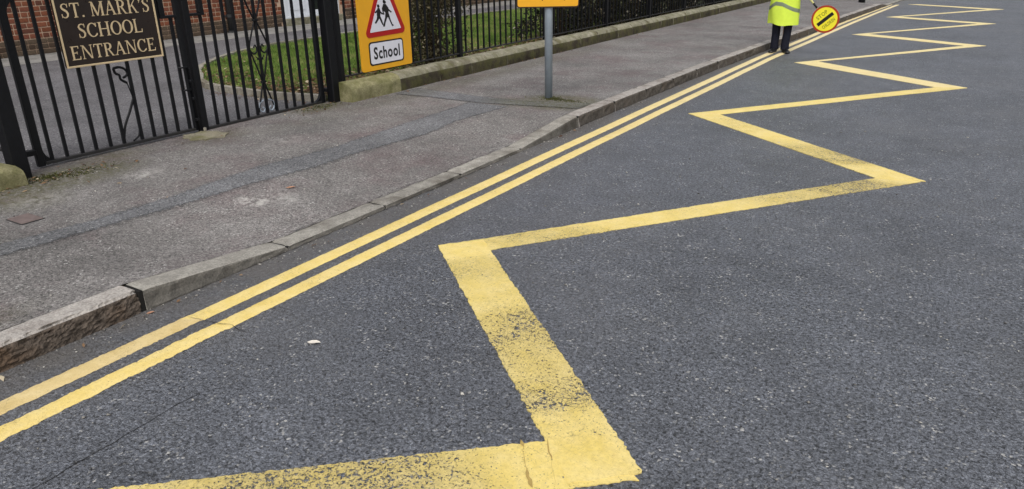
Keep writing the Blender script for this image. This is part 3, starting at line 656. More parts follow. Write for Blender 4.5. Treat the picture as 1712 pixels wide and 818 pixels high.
# concrete stop under the meeting stiles
st = tag(empty('gate_stop', (-6.40, 4.43, 0.125)), 'mossy concrete slab under the meeting gates', 'gate stop')
poly = [(-0.21, -0.10), (-0.13, -0.13), (-0.10, -0.18), (-0.01, -0.16), (0.05, -0.20), (0.14, -0.12), (0.19, -0.13), (0.17, -0.02), (0.23, 0.06), (0.16, 0.13), (0.13, 0.19), (0.04, 0.16), (-0.06, 0.19), (-0.12, 0.12), (-0.18, 0.09), (-0.17, 0.0)]
mb = MB(); mb.prism(poly, lambda u, v, d: (u+0.015*nz(u, v, d, 9), v, d+0.004*nz(u, v, 2, 9)), -0.03, 0.009); mb.build('slab', 'slab', st)
mb = MB(); mb.cbox(-0.160, -0.135, 0.105, 0.13, 0.0, 0.045, 0.005); mb.build('bolt_socket', 'edging', st)

# ---------------------------------------------------------------- serif lettering for the school name board (strokes, laid as raised pieces)
def serif_word(text, cap, fn, d0, d1, center, gap=0.10):
    """returns an MB of glyph strokes; fn(u, v, depth) places them; unit = cap height"""
    T, t = 0.135, 0.060
    def stem(x, w_, y0=0, y1=1, s0=True, s1=True, sl=0.0):
        L = [[(x-w_/2, y0), (x+w_/2, y0), (x+w_/2+sl, y1), (x-w_/2+sl, y1)]]
        if s0: L.append([(x-w_/2-0.075, y0), (x+w_/2+0.075, y0), (x+w_/2+0.075, y0+0.045), (x-w_/2-0.075, y0+0.045)])
        if s1: L.append([(x-w_/2-0.075+sl, y1-0.045), (x+w_/2+0.075+sl, y1-0.045), (x+w_/2+0.075+sl, y1), (x-w_/2-0.075+sl, y1)])
        return L
    def diag(x0, y0, x1, y1, w_): return [[(x0-w_/2, y0), (x0+w_/2, y0), (x1+w_/2, y1), (x1-w_/2, y1)]]
    def bar(x0, x1, y, w_=t): return [[(x0, y-w_/2), (x1, y-w_/2), (x1, y+w_/2), (x0, y+w_/2)]]
    def path(pts, ws):
        L = []; n = len(pts); off = []
        for i in range(n):
            p0 = pts[max(0, i-1)]; p1 = pts[min(n-1, i+1)]; dx, dy = p1[0]-p0[0], p1[1]-p0[1]; l = math.hypot(dx, dy); off.append((-dy/l*ws[i]/2, dx/l*ws[i]/2))
        for i in range(n-1):
            a, b, oa, ob = pts[i], pts[i+1], off[i], off[i+1]
            L.append([(a[0]-oa[0], a[1]-oa[1]), (b[0]-ob[0], b[1]-ob[1]), (b[0]+ob[0], b[1]+ob[1]), (a[0]+oa[0], a[1]+oa[1])])
        return ('S', L)
    def arc(cx_, cy_, rx, ry, a0, a1, n=18):
        A = np.linspace(math.radians(a0), math.radians(a1), n); return path([(cx_+rx*math.cos(a), cy_+ry*math.sin(a)) for a in A], [t+(T+0.01-t)*abs(math.cos(a))**1.6 for a in A])
    def glyph(c):
        if c == 'T': return 0.72, [*stem(0.36, T, s1=False), *bar(0.02, 0.70, 0.965, 0.07), [(0.02, 0.78), (0.06, 0.78), (0.09, 1), (0.02, 1)], [(0.66, 0.78), (0.70, 0.78), (0.70, 1), (0.63, 1)]]
        if c == '.': return 0.22, [[(0.04, 0.0), (0.17, 0.0), (0.17, 0.13), (0.04, 0.13)]]
        if c == '\u2019': return 0.22, [[(0.04, 0.86), (0.17, 0.86), (0.17, 1.0), (0.04, 1.0)], [(0.10, 0.86), (0.17, 0.86), (0.06, 0.68)]]
        if c == 'M': return 1.0, [*stem(0.12, t, s1=False), *stem(0.86, T), *diag(0.14, 1, 0.48, 0.02, T), *diag(0.48, 0.02, 0.83, 1, t), *bar(0.0, 0.2, 0.978, 0.045)]
        if c == 'A': return 0.86, [*diag(0.10, 0, 0.42, 1, t), *diag(0.72, 0, 0.42, 1, T), *bar(0.22, 0.62, 0.34, 0.055), *bar(-0.01, 0.22, 0.022, 0.045), *bar(0.56, 0.87, 0.022, 0.045)]
        if c == 'R': return 0.80, [*stem(0.15, T), ('A', arc(0.34, 0.745, 0.22, 0.225, -90, 90)), *bar(0.15, 0.35, 0.968), *bar(0.15, 0.35, 0.522), *diag(0.66, 0, 0.38, 0.5, T), *bar(0.60, 0.82, 0.022, 0.045)]
        if c == 'K': return 0.82, [*stem(0.15, T), *diag(0.22, 0.42, 0.66, 1, t), *diag(0.68, 0, 0.36, 0.60, T), *bar(0.55, 0.78, 0.978, 0.045), *bar(0.58, 0.84, 0.022, 0.045)]
        if c == 'C': return 0.80, [('A', arc(0.43, 0.5, 0.34, 0.47, 42, 318, 26)), [(0.66, 0.70), (0.73, 0.70), (0.73, 0.98), (0.69, 0.98)], [(0.68, 0.12), (0.74, 0.12), (0.74, 0.26), (0.70, 0.26)]]
        if c == 'O': return 0.86, [('A', arc(0.43, 0.5, 0.35, 0.47, 0, 360, 34))]
        if c == 'H': return 0.90, [*stem(0.15, T), *stem(0.74, T), *bar(0.15, 0.74, 0.51)]
        if c == 'L': return 0.70, [*stem(0.15, T), *bar(0.15, 0.66, 0.035, 0.07), [(0.60, 0.0), (0.66, 0.0), (0.68, 0.26), (0.64, 0.26)]]
        if c == 'E': return 0.72, [*stem(0.15, T), *bar(0.15, 0.64, 0.035, 0.07), *bar(0.15, 0.60, 0.965, 0.07), *bar(0.15, 0.48, 0.51), [(0.60, 0.0), (0.66, 0.0), (0.68, 0.24), (0.64, 0.24)], [(0.56, 0.80), (0.60, 0.80), (0.62, 1.0), (0.56, 1.0)], *[[(0.45, 0.40), (0.48, 0.40), (0.48, 0.62), (0.45, 0.62)]]]
        if c == 'N': return 0.90, [*stem(0.14, t, s1=False), *stem(0.76, t, s0=False), *diag(0.16, 1, 0.74, 0.0, T), *bar(0.0, 0.2, 0.978, 0.045)]
        if c == 'S':
            P_ = [(0.53, 0.74), (0.52, 0.86), (0.42, 0.955), (0.30, 0.965), (0.17, 0.90), (0.12, 0.77), (0.17, 0.65), (0.30, 0.55), (0.43, 0.45), (0.50, 0.31), (0.47, 0.14), (0.35, 0.035), (0.22, 0.035), (0.11, 0.12), (0.08, 0.27)]
            W2 = [0.03, 0.05, 0.06, 0.065, 0.09, 0.12, 0.14, 0.155, 0.15, 0.14, 0.12, 0.065, 0.06, 0.05, 0.03]
            return 0.62, [('A', path(P_, W2)), [(0.50, 0.72), (0.55, 0.72), (0.55, 0.98), (0.52, 0.98)], [(0.06, 0.02), (0.09, 0.02), (0.11, 0.30), (0.06, 0.30)]]
        return 0.34, []
    tot = sum(glyph(c)[0]+gap for c in text)-gap; x = -tot/2; out = []; lay = 0
    for c in text:
        adv, parts = glyph(c); mb = MB()
        for p in parts:
            lay += 1; dd = d1+(lay % 9)*0.00012
            polys = p[1][1] if isinstance(p, tuple) and p[0] == 'A' else [p]
            for q in polys: mb.prism([((x+u)*cap, v*cap) for u, v in q], lambda u, v, d: fn(u+center[0], v+center[1], d), d0, dd)
        if parts: out.append(mb)
        x += adv+gap
    return out
def rrect(u0, u1, v0, v1, r, n=5):
    P_ = []
    for cu, cv, a0 in ((u1-r, v1-r, 0), (u0+r, v1-r, 90), (u0+r, v0+r, 180), (u1-r, v0+r, 270)):
        for a in np.linspace(a0, a0+90, n): P_.append((cu+r*math.cos(math.radians(a)), cv+r*math.sin(math.radians(a))))
    return P_
sg = tag(empty('name_sign', (-6.590, 3.815, 0.905)), 'dark brown sign with cream lettering naming the school, fixed to the left gate', 'sign')
f_sg = lambda u, v, d: (d, u, v)
mb = MB(); mb.prism(rrect(-0.452, 0.452, 0, 0.60, 0.018), f_sg, -0.012, 0.010); mb.build('board', 'plate_brown', sg)
mb = MB()
for (u0, u1, v0, v1) in ((-0.452, 0.452, 0.0, 0.016), (-0.452, 0.452, 0.584, 0.60), (-0.452, -0.436, 0.016, 0.584), (0.436, 0.452, 0.016, 0.584)): mb.cbox(0.0102, 0.018, u0, u1, v0, v1, 0.002)
mb.build('border', 'gold', sg)
for txt, cap, v, du in (("ST. MARK\u2019S", 0.118, 0.405, 0.0), ("SCHOOL", 0.118, 0.235, 0.0), ("ENTRANCE", 0.114, 0.062, 0.0)):
    for mb in serif_word(txt, cap, f_sg, 0.0102, 0.0125, (du, v), 0.065 if txt != 'SCHOOL' else 0.05): mb.build('letter', 'gold', sg)
for u in (-0.40, 0.40):
    mb = MB(); mb.tube([(0.0102, u, 0.565), (0.014, u, 0.565)], 0.008, 8); mb.build('screw', 'rail', sg)

# ---------------------------------------------------------------- sans text from the built-in font
def text_mesh(s, size, depth=0.001, bold=0.0):
    cu = bpy.data.curves.new('lettering', 'FONT'); cu.body = s; cu.size = size; cu.align_x = 'LEFT'; cu.extrude = depth; cu.offset = bold; cu.resolution_u = 3
    o_ = bpy.data.objects.new('tmp', cu); C.objects.link(o_); bpy.context.view_layer.update()
    dg = bpy.context.evaluated_depsgraph_get(); me = bpy.data.meshes.new_from_object(o_.evaluated_get(dg)); bpy.data.objects.remove(o_); return me
def letters(s, size, width, fn, mat, parent, bold=0.0):
    """each letter a part of its own, laid side by side and stretched to the given width; fn(u, v, depth)"""
    gl_ = []; x = 0.0
    for c in s:
        me = text_mesh(c, size, 0.0006, bold); xs = [v.co.x for v in me.vertices]; gl_.append((me, x-min(xs))); x += max(xs)-min(xs)+size*0.095
    tot = x-size*0.095; k_ = width/tot
    for me, off in gl_:
        map_mesh(me, lambda a, b, d: fn((a+off-tot/2)*k_, b, d)); obj('letter', me, mat, parent)
def map_mesh(me, fn):
    for v in me.vertices: v.co = fn(*v.co)
    me.update(); return me

# ---------------------------------------------------------------- school warning board on the railings
sb = tag(empty('school_warning_sign', (-6.56, 7.39, 0.39)), 'amber board with red warning triangle and white School plate on the railings', 'sign')
f_b = lambda u, v, d: (d, u-7.39, v-0.39)
mb = MB(); mb.prism(rrect(6.905, 7.872, 0.39, 1.74, 0.03), f_b, -0.02, 0.0); mb.build('backing_board', 'amber', sb)
def rtri(c, r):
    P_ = []
    for i in range(3):
        p0, p, p1 = [Vector(c[(i+k_) % 3]) for k_ in (-1, 0, 1)]; a = (p0-p).normalized(); b = (p1-p).normalized()
        half = a.angle(b)/2; L = r/math.tan(half); s0, s1 = p+a*L, p+b*L; bis = (a+b).normalized(); cc = p+bis*(r/math.sin(half))
        for t_ in np.linspace(0, 1, 7):
            q = s0.lerp(s1, t_)-cc; P_.append(tuple(cc+q.normalized()*r))
    return P_
mb = MB(); mb.prism(rtri([(6.985, 0.793), (7.790, 0.806), (7.39, 1.60)], 0.055), f_b, 0.0005, 0.004); mb.build('red_triangle', 'red', sb)
mb = MB(); mb.prism(rtri([(7.088, 0.856), (7.685, 0.866), (7.388, 1.455)], 0.008), f_b, 0.0045, 0.006); mb.build('white_triangle', 'signwhite', sb)
def fig(px, py): # picture points of the pictogram in board coordinates (measured on the board)
    return (7.040+(px-150)*0.000968+(py-600)*0.00003, 0.868+(650-py)*0.000628-(px-225)*0.0000)
mb = MB()
boy = [[(385, 150), (425, 150), (430, 195), (410, 215), (385, 200)], [(390, 215), (425, 215), (440, 270), (425, 370), (360, 370), (365, 300), (340, 320), (325, 300), (375, 250)],
       [(365, 365), (420, 365), (400, 420), (330, 520), (305, 505), (350, 430)], [(385, 370), (425, 370), (450, 450), (470, 540), (445, 540), (410, 440)], [(425, 260), (470, 310), (510, 315), (505, 345), (455, 335), (420, 300)]]
girl = [[(500, 95), (520, 20), (545, 70), (565, 95), (545, 130), (510, 125)], [(505, 135), (555, 135), (600, 210), (590, 300), (610, 385), (515, 400), (530, 300), (490, 260), (470, 225)], [(580, 205), (655, 280), (640, 300), (575, 250)],
        [(470, 215), (500, 225), (498, 330), (480, 325)], [(515, 395), (555, 395), (510, 500), (490, 575), (455, 570), (490, 470)], [(575, 390), (605, 385), (620, 450), (645, 520), (672, 550), (635, 562), (605, 480)]]
lay = 0
for q in boy+girl:
    lay += 1; mb.prism([fig(a, b+ (a-400)*0.13) for a, b in q], f_b, 0.0062, 0.0070+lay*0.00013)
mb.build('children_pictogram', 'signblack', sb)
mb = MB(); mb.prism(rrect(7.045, 7.705, 0.452, 0.742, 0.045), f_b, 0.0005, 0.003); mb.build('plate_border', 'signblack', sb)
mb = MB(); mb.prism(rrect(7.066, 7.684, 0.470, 0.724, 0.034), f_b, 0.0035, 0.0055); pl_ = mb.build('white_plate', 'signwhite', sb)
letters('School', 0.205, 0.50, lambda u, v, d: (0.0068+d, u+7.375-7.39, v+0.530-0.39), 'signblack', sb, 0.005)

# ---------------------------------------------------------------- grey post with amber sign panel
ps = tag(empty('sign_post', (-4.35, 7.70, 0.12)), 'round grey metal post with an amber sign panel, growing moss at its foot', 'sign')
mb = MB(); mb.tube([(0, 0, -0.1), (0, 0, 2.25)], 0.046, 20); mb.build('pole', 'galv', ps, True)
mb = MB(); mb.tube([(0, 0, 2.25), (0, 0, 2.275)], [0.049, 0.035], 20); mb.build('pole_cap', 'galv', ps, True)
pu = Vector((0.86, 0.51, -0.0)); pn = Vector((0.51, -0.86, 0.0)); 
f_p = lambda u, v, d: tuple(pu*u+pn*(d+0.062)+Vector((0, 0, v)))
mb = MB(); mb.prism(rrect(-0.365, 0.345, 1.045, 1.75, 0.03), f_p, -0.008, 0.0); mb.build('panel', 'signedge', ps)
mb = MB(); mb.prism(rrect(-0.353, 0.333, 1.057, 1.738, 0.022), f_p, 0.0005, 0.003); mb.build('panel_face', 'amber', ps)
for u in (-0.085, 0.165):
    me = text_mesh('p', 0.13, 0.0006); map_mesh(me, lambda x, y, z: f_p(x+u, y+1.150, 0.004+z)); obj('letter', me, 'signblack', ps)
for v in (1.20, 1.6):
    mb = MB(); mb.tube([f_p(0.0, v, -0.008), f_p(0, v, -0.06)], 0.012, 8); mb.cbox(-0.055, 0.055, -0.055, 0.055, v-0.02, v+0.02, 0.008); mb.build('clip', 'galv', ps)

# ---------------------------------------------------------------- rusty little cover in the pavement
cv = tag(empty('access_cover', (-5.34, 2.22, 0.128)), 'small rusty metal access cover set in the pavement', 'cover')
mb = MB(); mb.cbox(-0.106, 0.106, -0.076, 0.076, -0.02, 0.002, 0.002); mb.build('frame', 'rail', cv)
mb = MB(); mb.cbox(-0.100, 0.100, -0.070, 0.070, -0.01, 0.006, 0.003); mb.build('lid', 'rust', cv)

# ---------------------------------------------------------------- lawn island behind the railings
LAWN = [(-6.66, 6.34), (-7.4, 6.20), (-8.03, 6.22), (-8.43, 6.25), (-8.80, 6.32), (-9.2, 6.5), (-9.57, 6.78), (-10.0, 7.05), (-10.42, 7.42), (-10.95, 8.1), (-11.4, 8.9), (-11.72, 9.75), (-11.85, 11), (-12.05, 14), (-12.2, 17.7), (-12.1, 22), (-11.9, 28), (-6.66, 28)]
mb = MB(); mb.prism(LAWN, lambda u, v, d: (u, v, d), 0.10, 0.155); struct(mb.build('lawn_soil', 'soil'))
edg = tag(empty('lawn_edging', (0, 0, 0)), 'pale concrete edging curving round the lawn behind the gate', 'edging')
pts = LAWN[:-1]; acc = []
for a, b in zip(pts[:-1], pts[1:]):
    n = max(1, int(round(math.dist(a, b)/0.5)))
    for j in range(n): acc.append((a[0]+(b[0]-a[0])*j/n, a[1]+(b[1]-a[1])*j/n))
acc.append(pts[-1])
for i in range(len(acc)-1):
    a, b = Vector((*acc[i], 0)), Vector((*acc[i+1], 0)); d = (b-a).normalized(); q = Vector((d.y, -d.x, 0))*0.085
    if q.dot(Vector((-9.0, 12, 0))-a) > 0: q = -q
    a = a+d*0.004; b = b-d*0.004; h = 0.205+random.uniform(-0.005, 0.005)
    v = [a, b, b+q, a+q]; mb = MB(); mb.add([(*p[:2], 0.09) for p in v]+[(*p[:2], h) for p in v], [(0, 1, 2, 3), (4, 5, 6, 7), (0, 1, 5, 4), (1, 2, 6, 5), (2, 3, 7, 6), (3, 0, 4, 7)]); mb.build('edging_stone', 'edging', edg)
def inpoly(P_, poly):
    x, y = P_[:, 0], P_[:, 1]; inside = np.zeros(len(P_), bool); n = len(poly); j = n-1
    for i in range(n):
        xi, yi = poly[i]; xj, yj = poly[j]
        cnd = ((yi > y) != (yj > y)) & (x < (xj-xi)*(y-yi)/(yj-yi+1e-12)+xi); inside ^= cnd; j = i
    return inside
def blades(n, area, poly, hmin, hmax, wd, z0, bare=None):
    P_ = np.stack([rng.uniform(area[0], area[1], n), rng.uniform(area[2], area[3], n)], 1); P_ = P_[inpoly(P_, poly)]
    if bare is not None: P_ = P_[rng.random(len(P_)) < bare(P_)]
    n = len(P_); a = rng.uniform(0, 2*np.pi, n); h = rng.uniform(hmin, hmax, n); ln = rng.normal(0, 0.45, (n, 2))*h[:, None]
    w_ = np.stack([np.cos(a), np.sin(a)], 1)*wd
    V = np.zeros((n, 3, 3)); V[:, 0, :2] = P_-w_; V[:, 1, :2] = P_+w_; V[:, 2, :2] = P_+ln; V[:, :2, 2] = z0; V[:, 2, 2] = z0+h
    pat = np.array([nz(p[0], p[1], 0, 1.6)+0.7*nz(p[0], p[1], 4, 6) for p in P_]); tone = np.clip(rng.normal(0.45, 0.2, n)+0.6*pat, 0, 1); return fast_mesh('grass', V.reshape(-1, 3), np.arange(n*3).reshape(-1, 3), {'tone': np.repeat(tone, 3)})
bare = lambda P_: np.clip((np.minimum(-6.66-P_[:, 0], 9)-0.35)/1.2, 0.12, 1)*np.clip((P_[:, 1]-6.1)/1.2, 0.5, 1)
stuff(obj('lawn_grass', blades(150000, (-12.2, -6.66, 6.1, 20), LAWN, 0.03, 0.085, 0.006, 0.15, bare), 'grass'), 'short green lawn grass behind the railings and gate', 'grass')
def leaves(n, sampler, size, zspread=0.02, flatness=0.35):
    P_ = sampler(n); n = len(P_); a = rng.uniform(0, 2*np.pi, n); s_ = rng.uniform(size*0.5, size*1.2, n)
    nrm = np.stack([rng.normal(0, flatness, n), rng.normal(0, flatness, n), np.ones(n)], 1); nrm /= np.linalg.norm(nrm, axis=1)[:, None]
    t = np.stack([np.cos(a), np.sin(a), np.zeros(n)], 1); t -= (t*nrm).sum(1)[:, None]*nrm; t /= np.linalg.norm(t, axis=1)[:, None]; b = np.cross(nrm, t)
    V = np.zeros((n, 4, 3)); L = s_[:, None]
    V[:, 0] = P_-t*L; V[:, 1] = P_+b*L*0.5+nrm*L*0.18; V[:, 2] = P_+t*L; V[:, 3] = P_-b*L*0.5+nrm*L*0.18
    return V.reshape(-1, 3), np.arange(n*4).reshape(-1, 4), np.repeat(np.clip(rng.normal(0.5, 0.25, n), 0, 1), 4)
def litter_s(n):
    P_ = np.concatenate([np.stack([-6.66-np.abs(rng.normal(0, 0.55, n)), rng.uniform(6.4, 22, n)], 1), np.stack([rng.uniform(-10.6, -6.7, n//16), 6.3+np.abs(rng.normal(0, 0.8, n//16))], 1)])
    P_ = P_[inpoly(P_, LAWN)]; return np.c_[P_, 0.165+rng.uniform(0, 0.035, len(P_))]
V, F, T_ = leaves(12000, litter_s, 0.035); stuff(obj('leaf_litter', fast_mesh('leaf_litter', V, F, {'tone': T_}), 'litter'), 'brown dead leaves lying along the foot of the railings', 'leaf litter')
def litter_p(n):
    P_ = []
    for (x, y, sx, sy, q) in ((-6.22, 2.95, 0.12, 0.25, 60), (-6.45, 5.95, 0.15, 0.25, 30), (-8.3, 6.05, 0.5, 0.06, 70), (-7.3, 6.0, 0.4, 0.08, 50), (-6.2, 2.4, 0.1, 0.2, 14), (-5.6, 3.0, 0.5, 0.5, 10), (-6.25, 9, 0.05, 2.2, 40), (-6.2, 15, 0.05, 3.5, 40), (-4.4, 7.66, 0.05, 0.05, 3), (-3.50, 2.2, 0.03, 0.9, 9), (-3.49, 5, 0.03, 1.5, 8), (-3.48, 9, 0.03, 1.5, 8)):
        for _ in range(q):
            px, py = x+rng.normal(0, sx), y+rng.normal(0, sy); P_.append((px, py, (0.0 if px > kx(py) else zp(px, py) if px > -6.62 else 0.125)+0.012))
    return np.array(P_)
V, F, T_ = leaves(1, litter_p, 0.022); stuff(obj('leaf_litter', fast_mesh('leaf_litter', V, F, {'tone': T_}), 'litter'), 'small dead leaves caught round the gate posts and wall foot', 'leaf litter')

# moss tufts round the post foot and the gate posts
def tufts(n, spots):
    V = []; T_ = []
    for _ in range(n):
        x, y, sx, sy = spots[rng.integers(len(spots))]; px, py = x+rng.normal(0, sx), y+rng.normal(0, sy); z = zp(px, py); a = rng.uniform(0, 6.28); h = rng.uniform(0.005, 0.020)
        V += [(px-0.006*math.cos(a), py-0.006*math.sin(a), z), (px+0.006*math.cos(a), py+0.006*math.sin(a), z), (px+rng.normal(0, 0.012), py+rng.normal(0, 0.012), z+h)]; T_ += [rng.uniform(0, 0.7)]*3
    return fast_mesh('moss_tufts', V, np.arange(len(V)).reshape(-1, 3), {'tone': T_})
stuff(obj('moss', tufts(1300, [(-4.28, 7.68, 0.05, 0.05), (-4.12, 7.64, 0.12, 0.04), (-6.2, 3.0, 0.06, 0.14), (-6.28, 2.85, 0.05, 0.07), (-6.45, 6.05, 0.06, 0.16)]), 'moss_tuft'), 'low moss and weeds at the feet of the posts', 'moss')

# ---------------------------------------------------------------- shrubs behind the railings
def shrub(x, y, rx, ry, h, mat, nleaf, label, group='shrubs behind the railings', size=0.035, z0=0.15):
    t = tag(empty('shrub', (x, y, z0)), label, 'shrub', group)
    mb = MB()
    for i in range(30):
        a = rng.uniform(0, 6.28); b = rng.uniform(0.2, 1.0); p = [Vector((0.08*math.cos(a), 0.08*math.sin(a), 0))]
        for s_ in (0.35, 0.7, 1.0): p.append(Vector((rx*b*s_*math.cos(a)+rng.normal(0, 0.04), ry*b*s_*math.sin(a)+rng.normal(0, 0.04), h*0.95*s_)))
        mb.tube(p, [0.014, 0.010, 0.006, 0.003], 5)
    mb.build('stems', 'twig', t)
    nc = 60; cl = np.stack([rng.normal(0, 0.5, nc)*rx, rng.normal(0, 0.5, nc)*ry, rng.uniform(0.08, 0.95, nc)*h], 1); ct = rng.normal(0, 0.16, nc)
    idx = rng.integers(nc, size=nleaf); P_ = cl[idx]+rng.normal(0, 1, (nleaf, 3))*np.array([0.13, 0.13, 0.11])
    keep = (P_[:, 2] > 0.02) & (np.abs(P_[:, 0]) < rx*1.1) & (P_[:, 0] < rx*0.92); P_ = P_[keep]; idx = idx[keep]; n = len(P_)
    d = rng.normal(0, 1, (n, 3)); d /= np.linalg.norm(d, axis=1)[:, None]; e = np.cross(d, rng.normal(0, 1, (n, 3))); e /= np.linalg.norm(e, axis=1)[:, None]; f_ = np.cross(d, e)
    L = rng.uniform(size*0.6, size*1.2, n)[:, None]; V = np.zeros((n, 4, 3)); V[:, 0] = P_-d*L; V[:, 1] = P_+e*L*0.45+f_*L*0.15; V[:, 2] = P_+d*L; V[:, 3] = P_-e*L*0.45+f_*L*0.15
    tone = np.clip(rng.normal(0.45, 0.22, n)+ct[idx], 0, 1); obj('foliage', fast_mesh('foliage', V.reshape(-1, 3), np.arange(n*4).reshape(-1, 4), {'tone': np.repeat(tone, 4)}), mat, t)
    return t
shrub(-7.12, 9.0, 0.36, 0.62, 1.5, 'shrub_brown', 9000, 'brown twiggy shrub behind the railings just past the school sign', size=0.028)
spots = [(-7.25, 13.2, 'darkest leafy shrub behind the railings right of the grey sign post'), (-7.25, 14.3, 'second dark shrub past the grey sign post behind the railings'), (-7.25, 15.5, 'third dark shrub past the grey sign post behind the railings'),
         (-7.25, 16.8, 'fourth dark shrub past the grey sign post behind the railings'), (-7.25, 18.2, 'fifth dark shrub past the grey sign post behind the railings'), (-7.25, 19.6, 'sixth dark shrub past the grey sign post behind the railings'),
         (-7.25, 21.0, 'seventh dark shrub past the grey sign post behind the railings'), (-7.25, 22.5, 'second last dark shrub before the far end of the railings'), (-7.25, 24.1, 'last dark shrub at the far end of the railings')]
for x, y, lb in spots: shrub(x, y, 0.65, 0.85, 1.75, 'shrub_dark', 4600, lb, size=0.042)

# ---------------------------------------------------------------- brick school building
BX = -15.2
bd = tag(empty('school_building', (BX, 7.0, 0.125)), 'red brick school building with white doors across the yard', 'building')
DY0, DY1, DZ1 = 13.38, 15.3, 2.3
mb = MB()
for (a, b, c_, d) in ((0.5, DY0, 0, 3.2), (DY1, 34, 0, 3.2), (DY0, DY1, DZ1, 3.2)): mb.box(-8.0, -0.004, a-7, b-7, c_-0.125+0.0, d)
mb.build('wall', 'mortar', bd)
course, bl, bh_, dp = 0.0965, 0.222, 0.108, 0.03
def brick_mesh(L, name, mat):
    mb_ = MB(); mb_.cbox(-0.02, 0.006, -L/2, L/2, -0.039, 0.039, 0.005); me_ = mb_.mesh(name); a_ = me_.attributes.new('tone', 'FLOAT', 'POINT'); me_.materials.append(M[mat]); return me_
cand = []
nrow = 24
for r in range(nrow):
    z = 0.05+course*r; x = 0.5+(0.06 if r % 2 else 0.0)+0.06*(r % 3); k_ = r % 2
    while x < 30:
        L = bl if k_ % 2 == 0 else bh_; yc = x+L/2
        if not (DY0-0.02 < yc+L/2 and yc-L/2 < DY1+0.02 and z < DZ1): cand.append((yc, z, L, r))
        x += L+0.017; k_ += 1
Rm = np.array(m)[:3, :3]
def proj(p):
    c_ = Rm.T@(np.array(p)-np.array([0, 0, 1.75])); return 856+1230*c_[0]/-c_[2], 409-1230*c_[1]/-c_[2], -c_[2]
vis = []
for i, (yc, z, L, r) in enumerate(cand):
    px, py, dd = proj((BX, yc, z+0.125))
    if -30 < px < 555 and -12 < py < 130 and not (95 < px < 268): vis.append((dd-L*3, i))
vis.sort(); chosen = set(i for _, i in vis[:300])
bm_ = {(bl, 0): brick_mesh(bl, 'brick', 'brick'), (bh_, 0): brick_mesh(bh_, 'brick', 'brick'), (bl, 1): brick_mesh(bl, 'brick', 'brick_plinth'), (bh_, 1): brick_mesh(bh_, 'brick', 'brick_plinth')}
rest = {0: ([], [], []), 1: ([], [], [])}
tmpl = {L: MB().cbox(-0.02, 0.006, -L/2, L/2, -0.039, 0.039, 0.005) for L in (bl, bh_)}
for i, (yc, z, L, r) in enumerate(cand):
    pl = 1 if r < 3 else 0; jx = random.uniform(-0.003, 0.003)+(0.012 if pl else 0)
    if i in chosen: obj('brick', bm_[(L, pl)], None, bd, (jx, yc-7, z))
    else:
        V_, F_, A_ = rest[pl]; b0 = len(V_); V_ += [(a+jx, b+yc-7, c_+z) for a, b, c_ in tmpl[L].v]; F_ += [tuple(q+b0 for q in f) for f in tmpl[L].f]; A_ += [random.random()]*len(tmpl[L].v)
for pl, mt in ((0, 'brick'), (1, 'brick_plinth')):
    V_, F_, A_ = rest[pl]; o = obj('bricks', mesh('bricks', V_, F_, {'tone': A_}), mt, bd); o['kind'] = 'stuff'
mb = MB(); mb.box(-8.3, 0.35, -6.8, 27.3, 3.2, 3.35); rf = mb.build('roof', 'pipe', bd)
mb = MB(); mb.box(0.36, 0.46, -6.8, 27.3, 3.12, 3.36); mb.build('gutter', 'upvc', rf)
mb = MB(); mb.tube([(0.07, 4.66, 0.02), (0.07, 4.66, 3.15)], 0.062, 12); dpn = mb.build('downpipe', 'pipe', bd, True)
for z in (0.35, 1.9): mb = MB(); mb.tube([(0.07, 4.66, z), (0.07, 4.66, z+0.07)], 0.074, 12); mb.cbox(-0.01, 0.06, 4.57, 4.75, z+0.01, z+0.05, 0.004); mb.build('pipe_collar', 'pipe', dpn)
mb = MB(); mb.tube([(0.09, 4.66, -0.02), (0.09, 4.66, 0.05)], 0.10, 12); mb.build('pipe_shoe', 'pipe', dpn)
# double doors: left leaf panelled, right leaf glazed
dr = empty('double_door', (0, 0, 0)); dr.parent = bd
mb = MB()
for (a, b, c_, d) in ((DY0, DY0+0.09, 0.17, DZ1), (DY1-0.09, DY1, 0.17, DZ1), (DY0+0.09, DY1-0.09, DZ1-0.09, DZ1), (DY0+0.09, DY1-0.09, 0.17, 0.235), (14.22, 14.32, 0.235, DZ1-0.09)): mb.cbox(-0.07, 0.0, a-7, b-7, c_, d, 0.006)
mb.build('door_frame', 'upvc', dr)
mb = MB(); mb.cbox(-0.06, -0.02, DY0+0.092-7, 14.218-7, 0.237, DZ1-0.092, 0.005); mb.cbox(-0.018, -0.008, DY0+0.2-7, 14.10-7, 0.36, 1.1, 0.006); mb.build('door_panel', 'upvc', dr)
mb = MB(); mb.cbox(-0.06, -0.02, 14.322-7, DY1-0.092-7, 0.237, 0.33, 0.005); mb.build('bottom_panel', 'upvc', dr)
mb = MB(); mb.cbox(-0.05, -0.03, 14.322-7, DY1-0.092-7, 0.332, DZ1-0.092, 0.003); mb.build('pane', 'glass', dr)
mb = MB(); mb.tube([(0.03, 14.12-7, 1.05), (0.03, 14.12-7, 1.25)], 0.012, 8); mb.build('handle', 'pipe', dr)
mb = MB(); mb.cbox(-0.08, 0.10, DY0-0.05-7, DY1+0.05-7, -0.02, 0.165, 0.01); mb.build('step', 'coping', dr)
struct(obj('path', mesh('path', [(-15.2, 0.5, 0.131), (-13.95, 0.5, 0.131), (-13.95, 34, 0.131), (-15.2, 34, 0.131), (-13.95, 0.5, 0.10), (-13.95, 34, 0.10)], [(0, 1, 2, 3), (1, 4, 5, 2)]), 'path'))

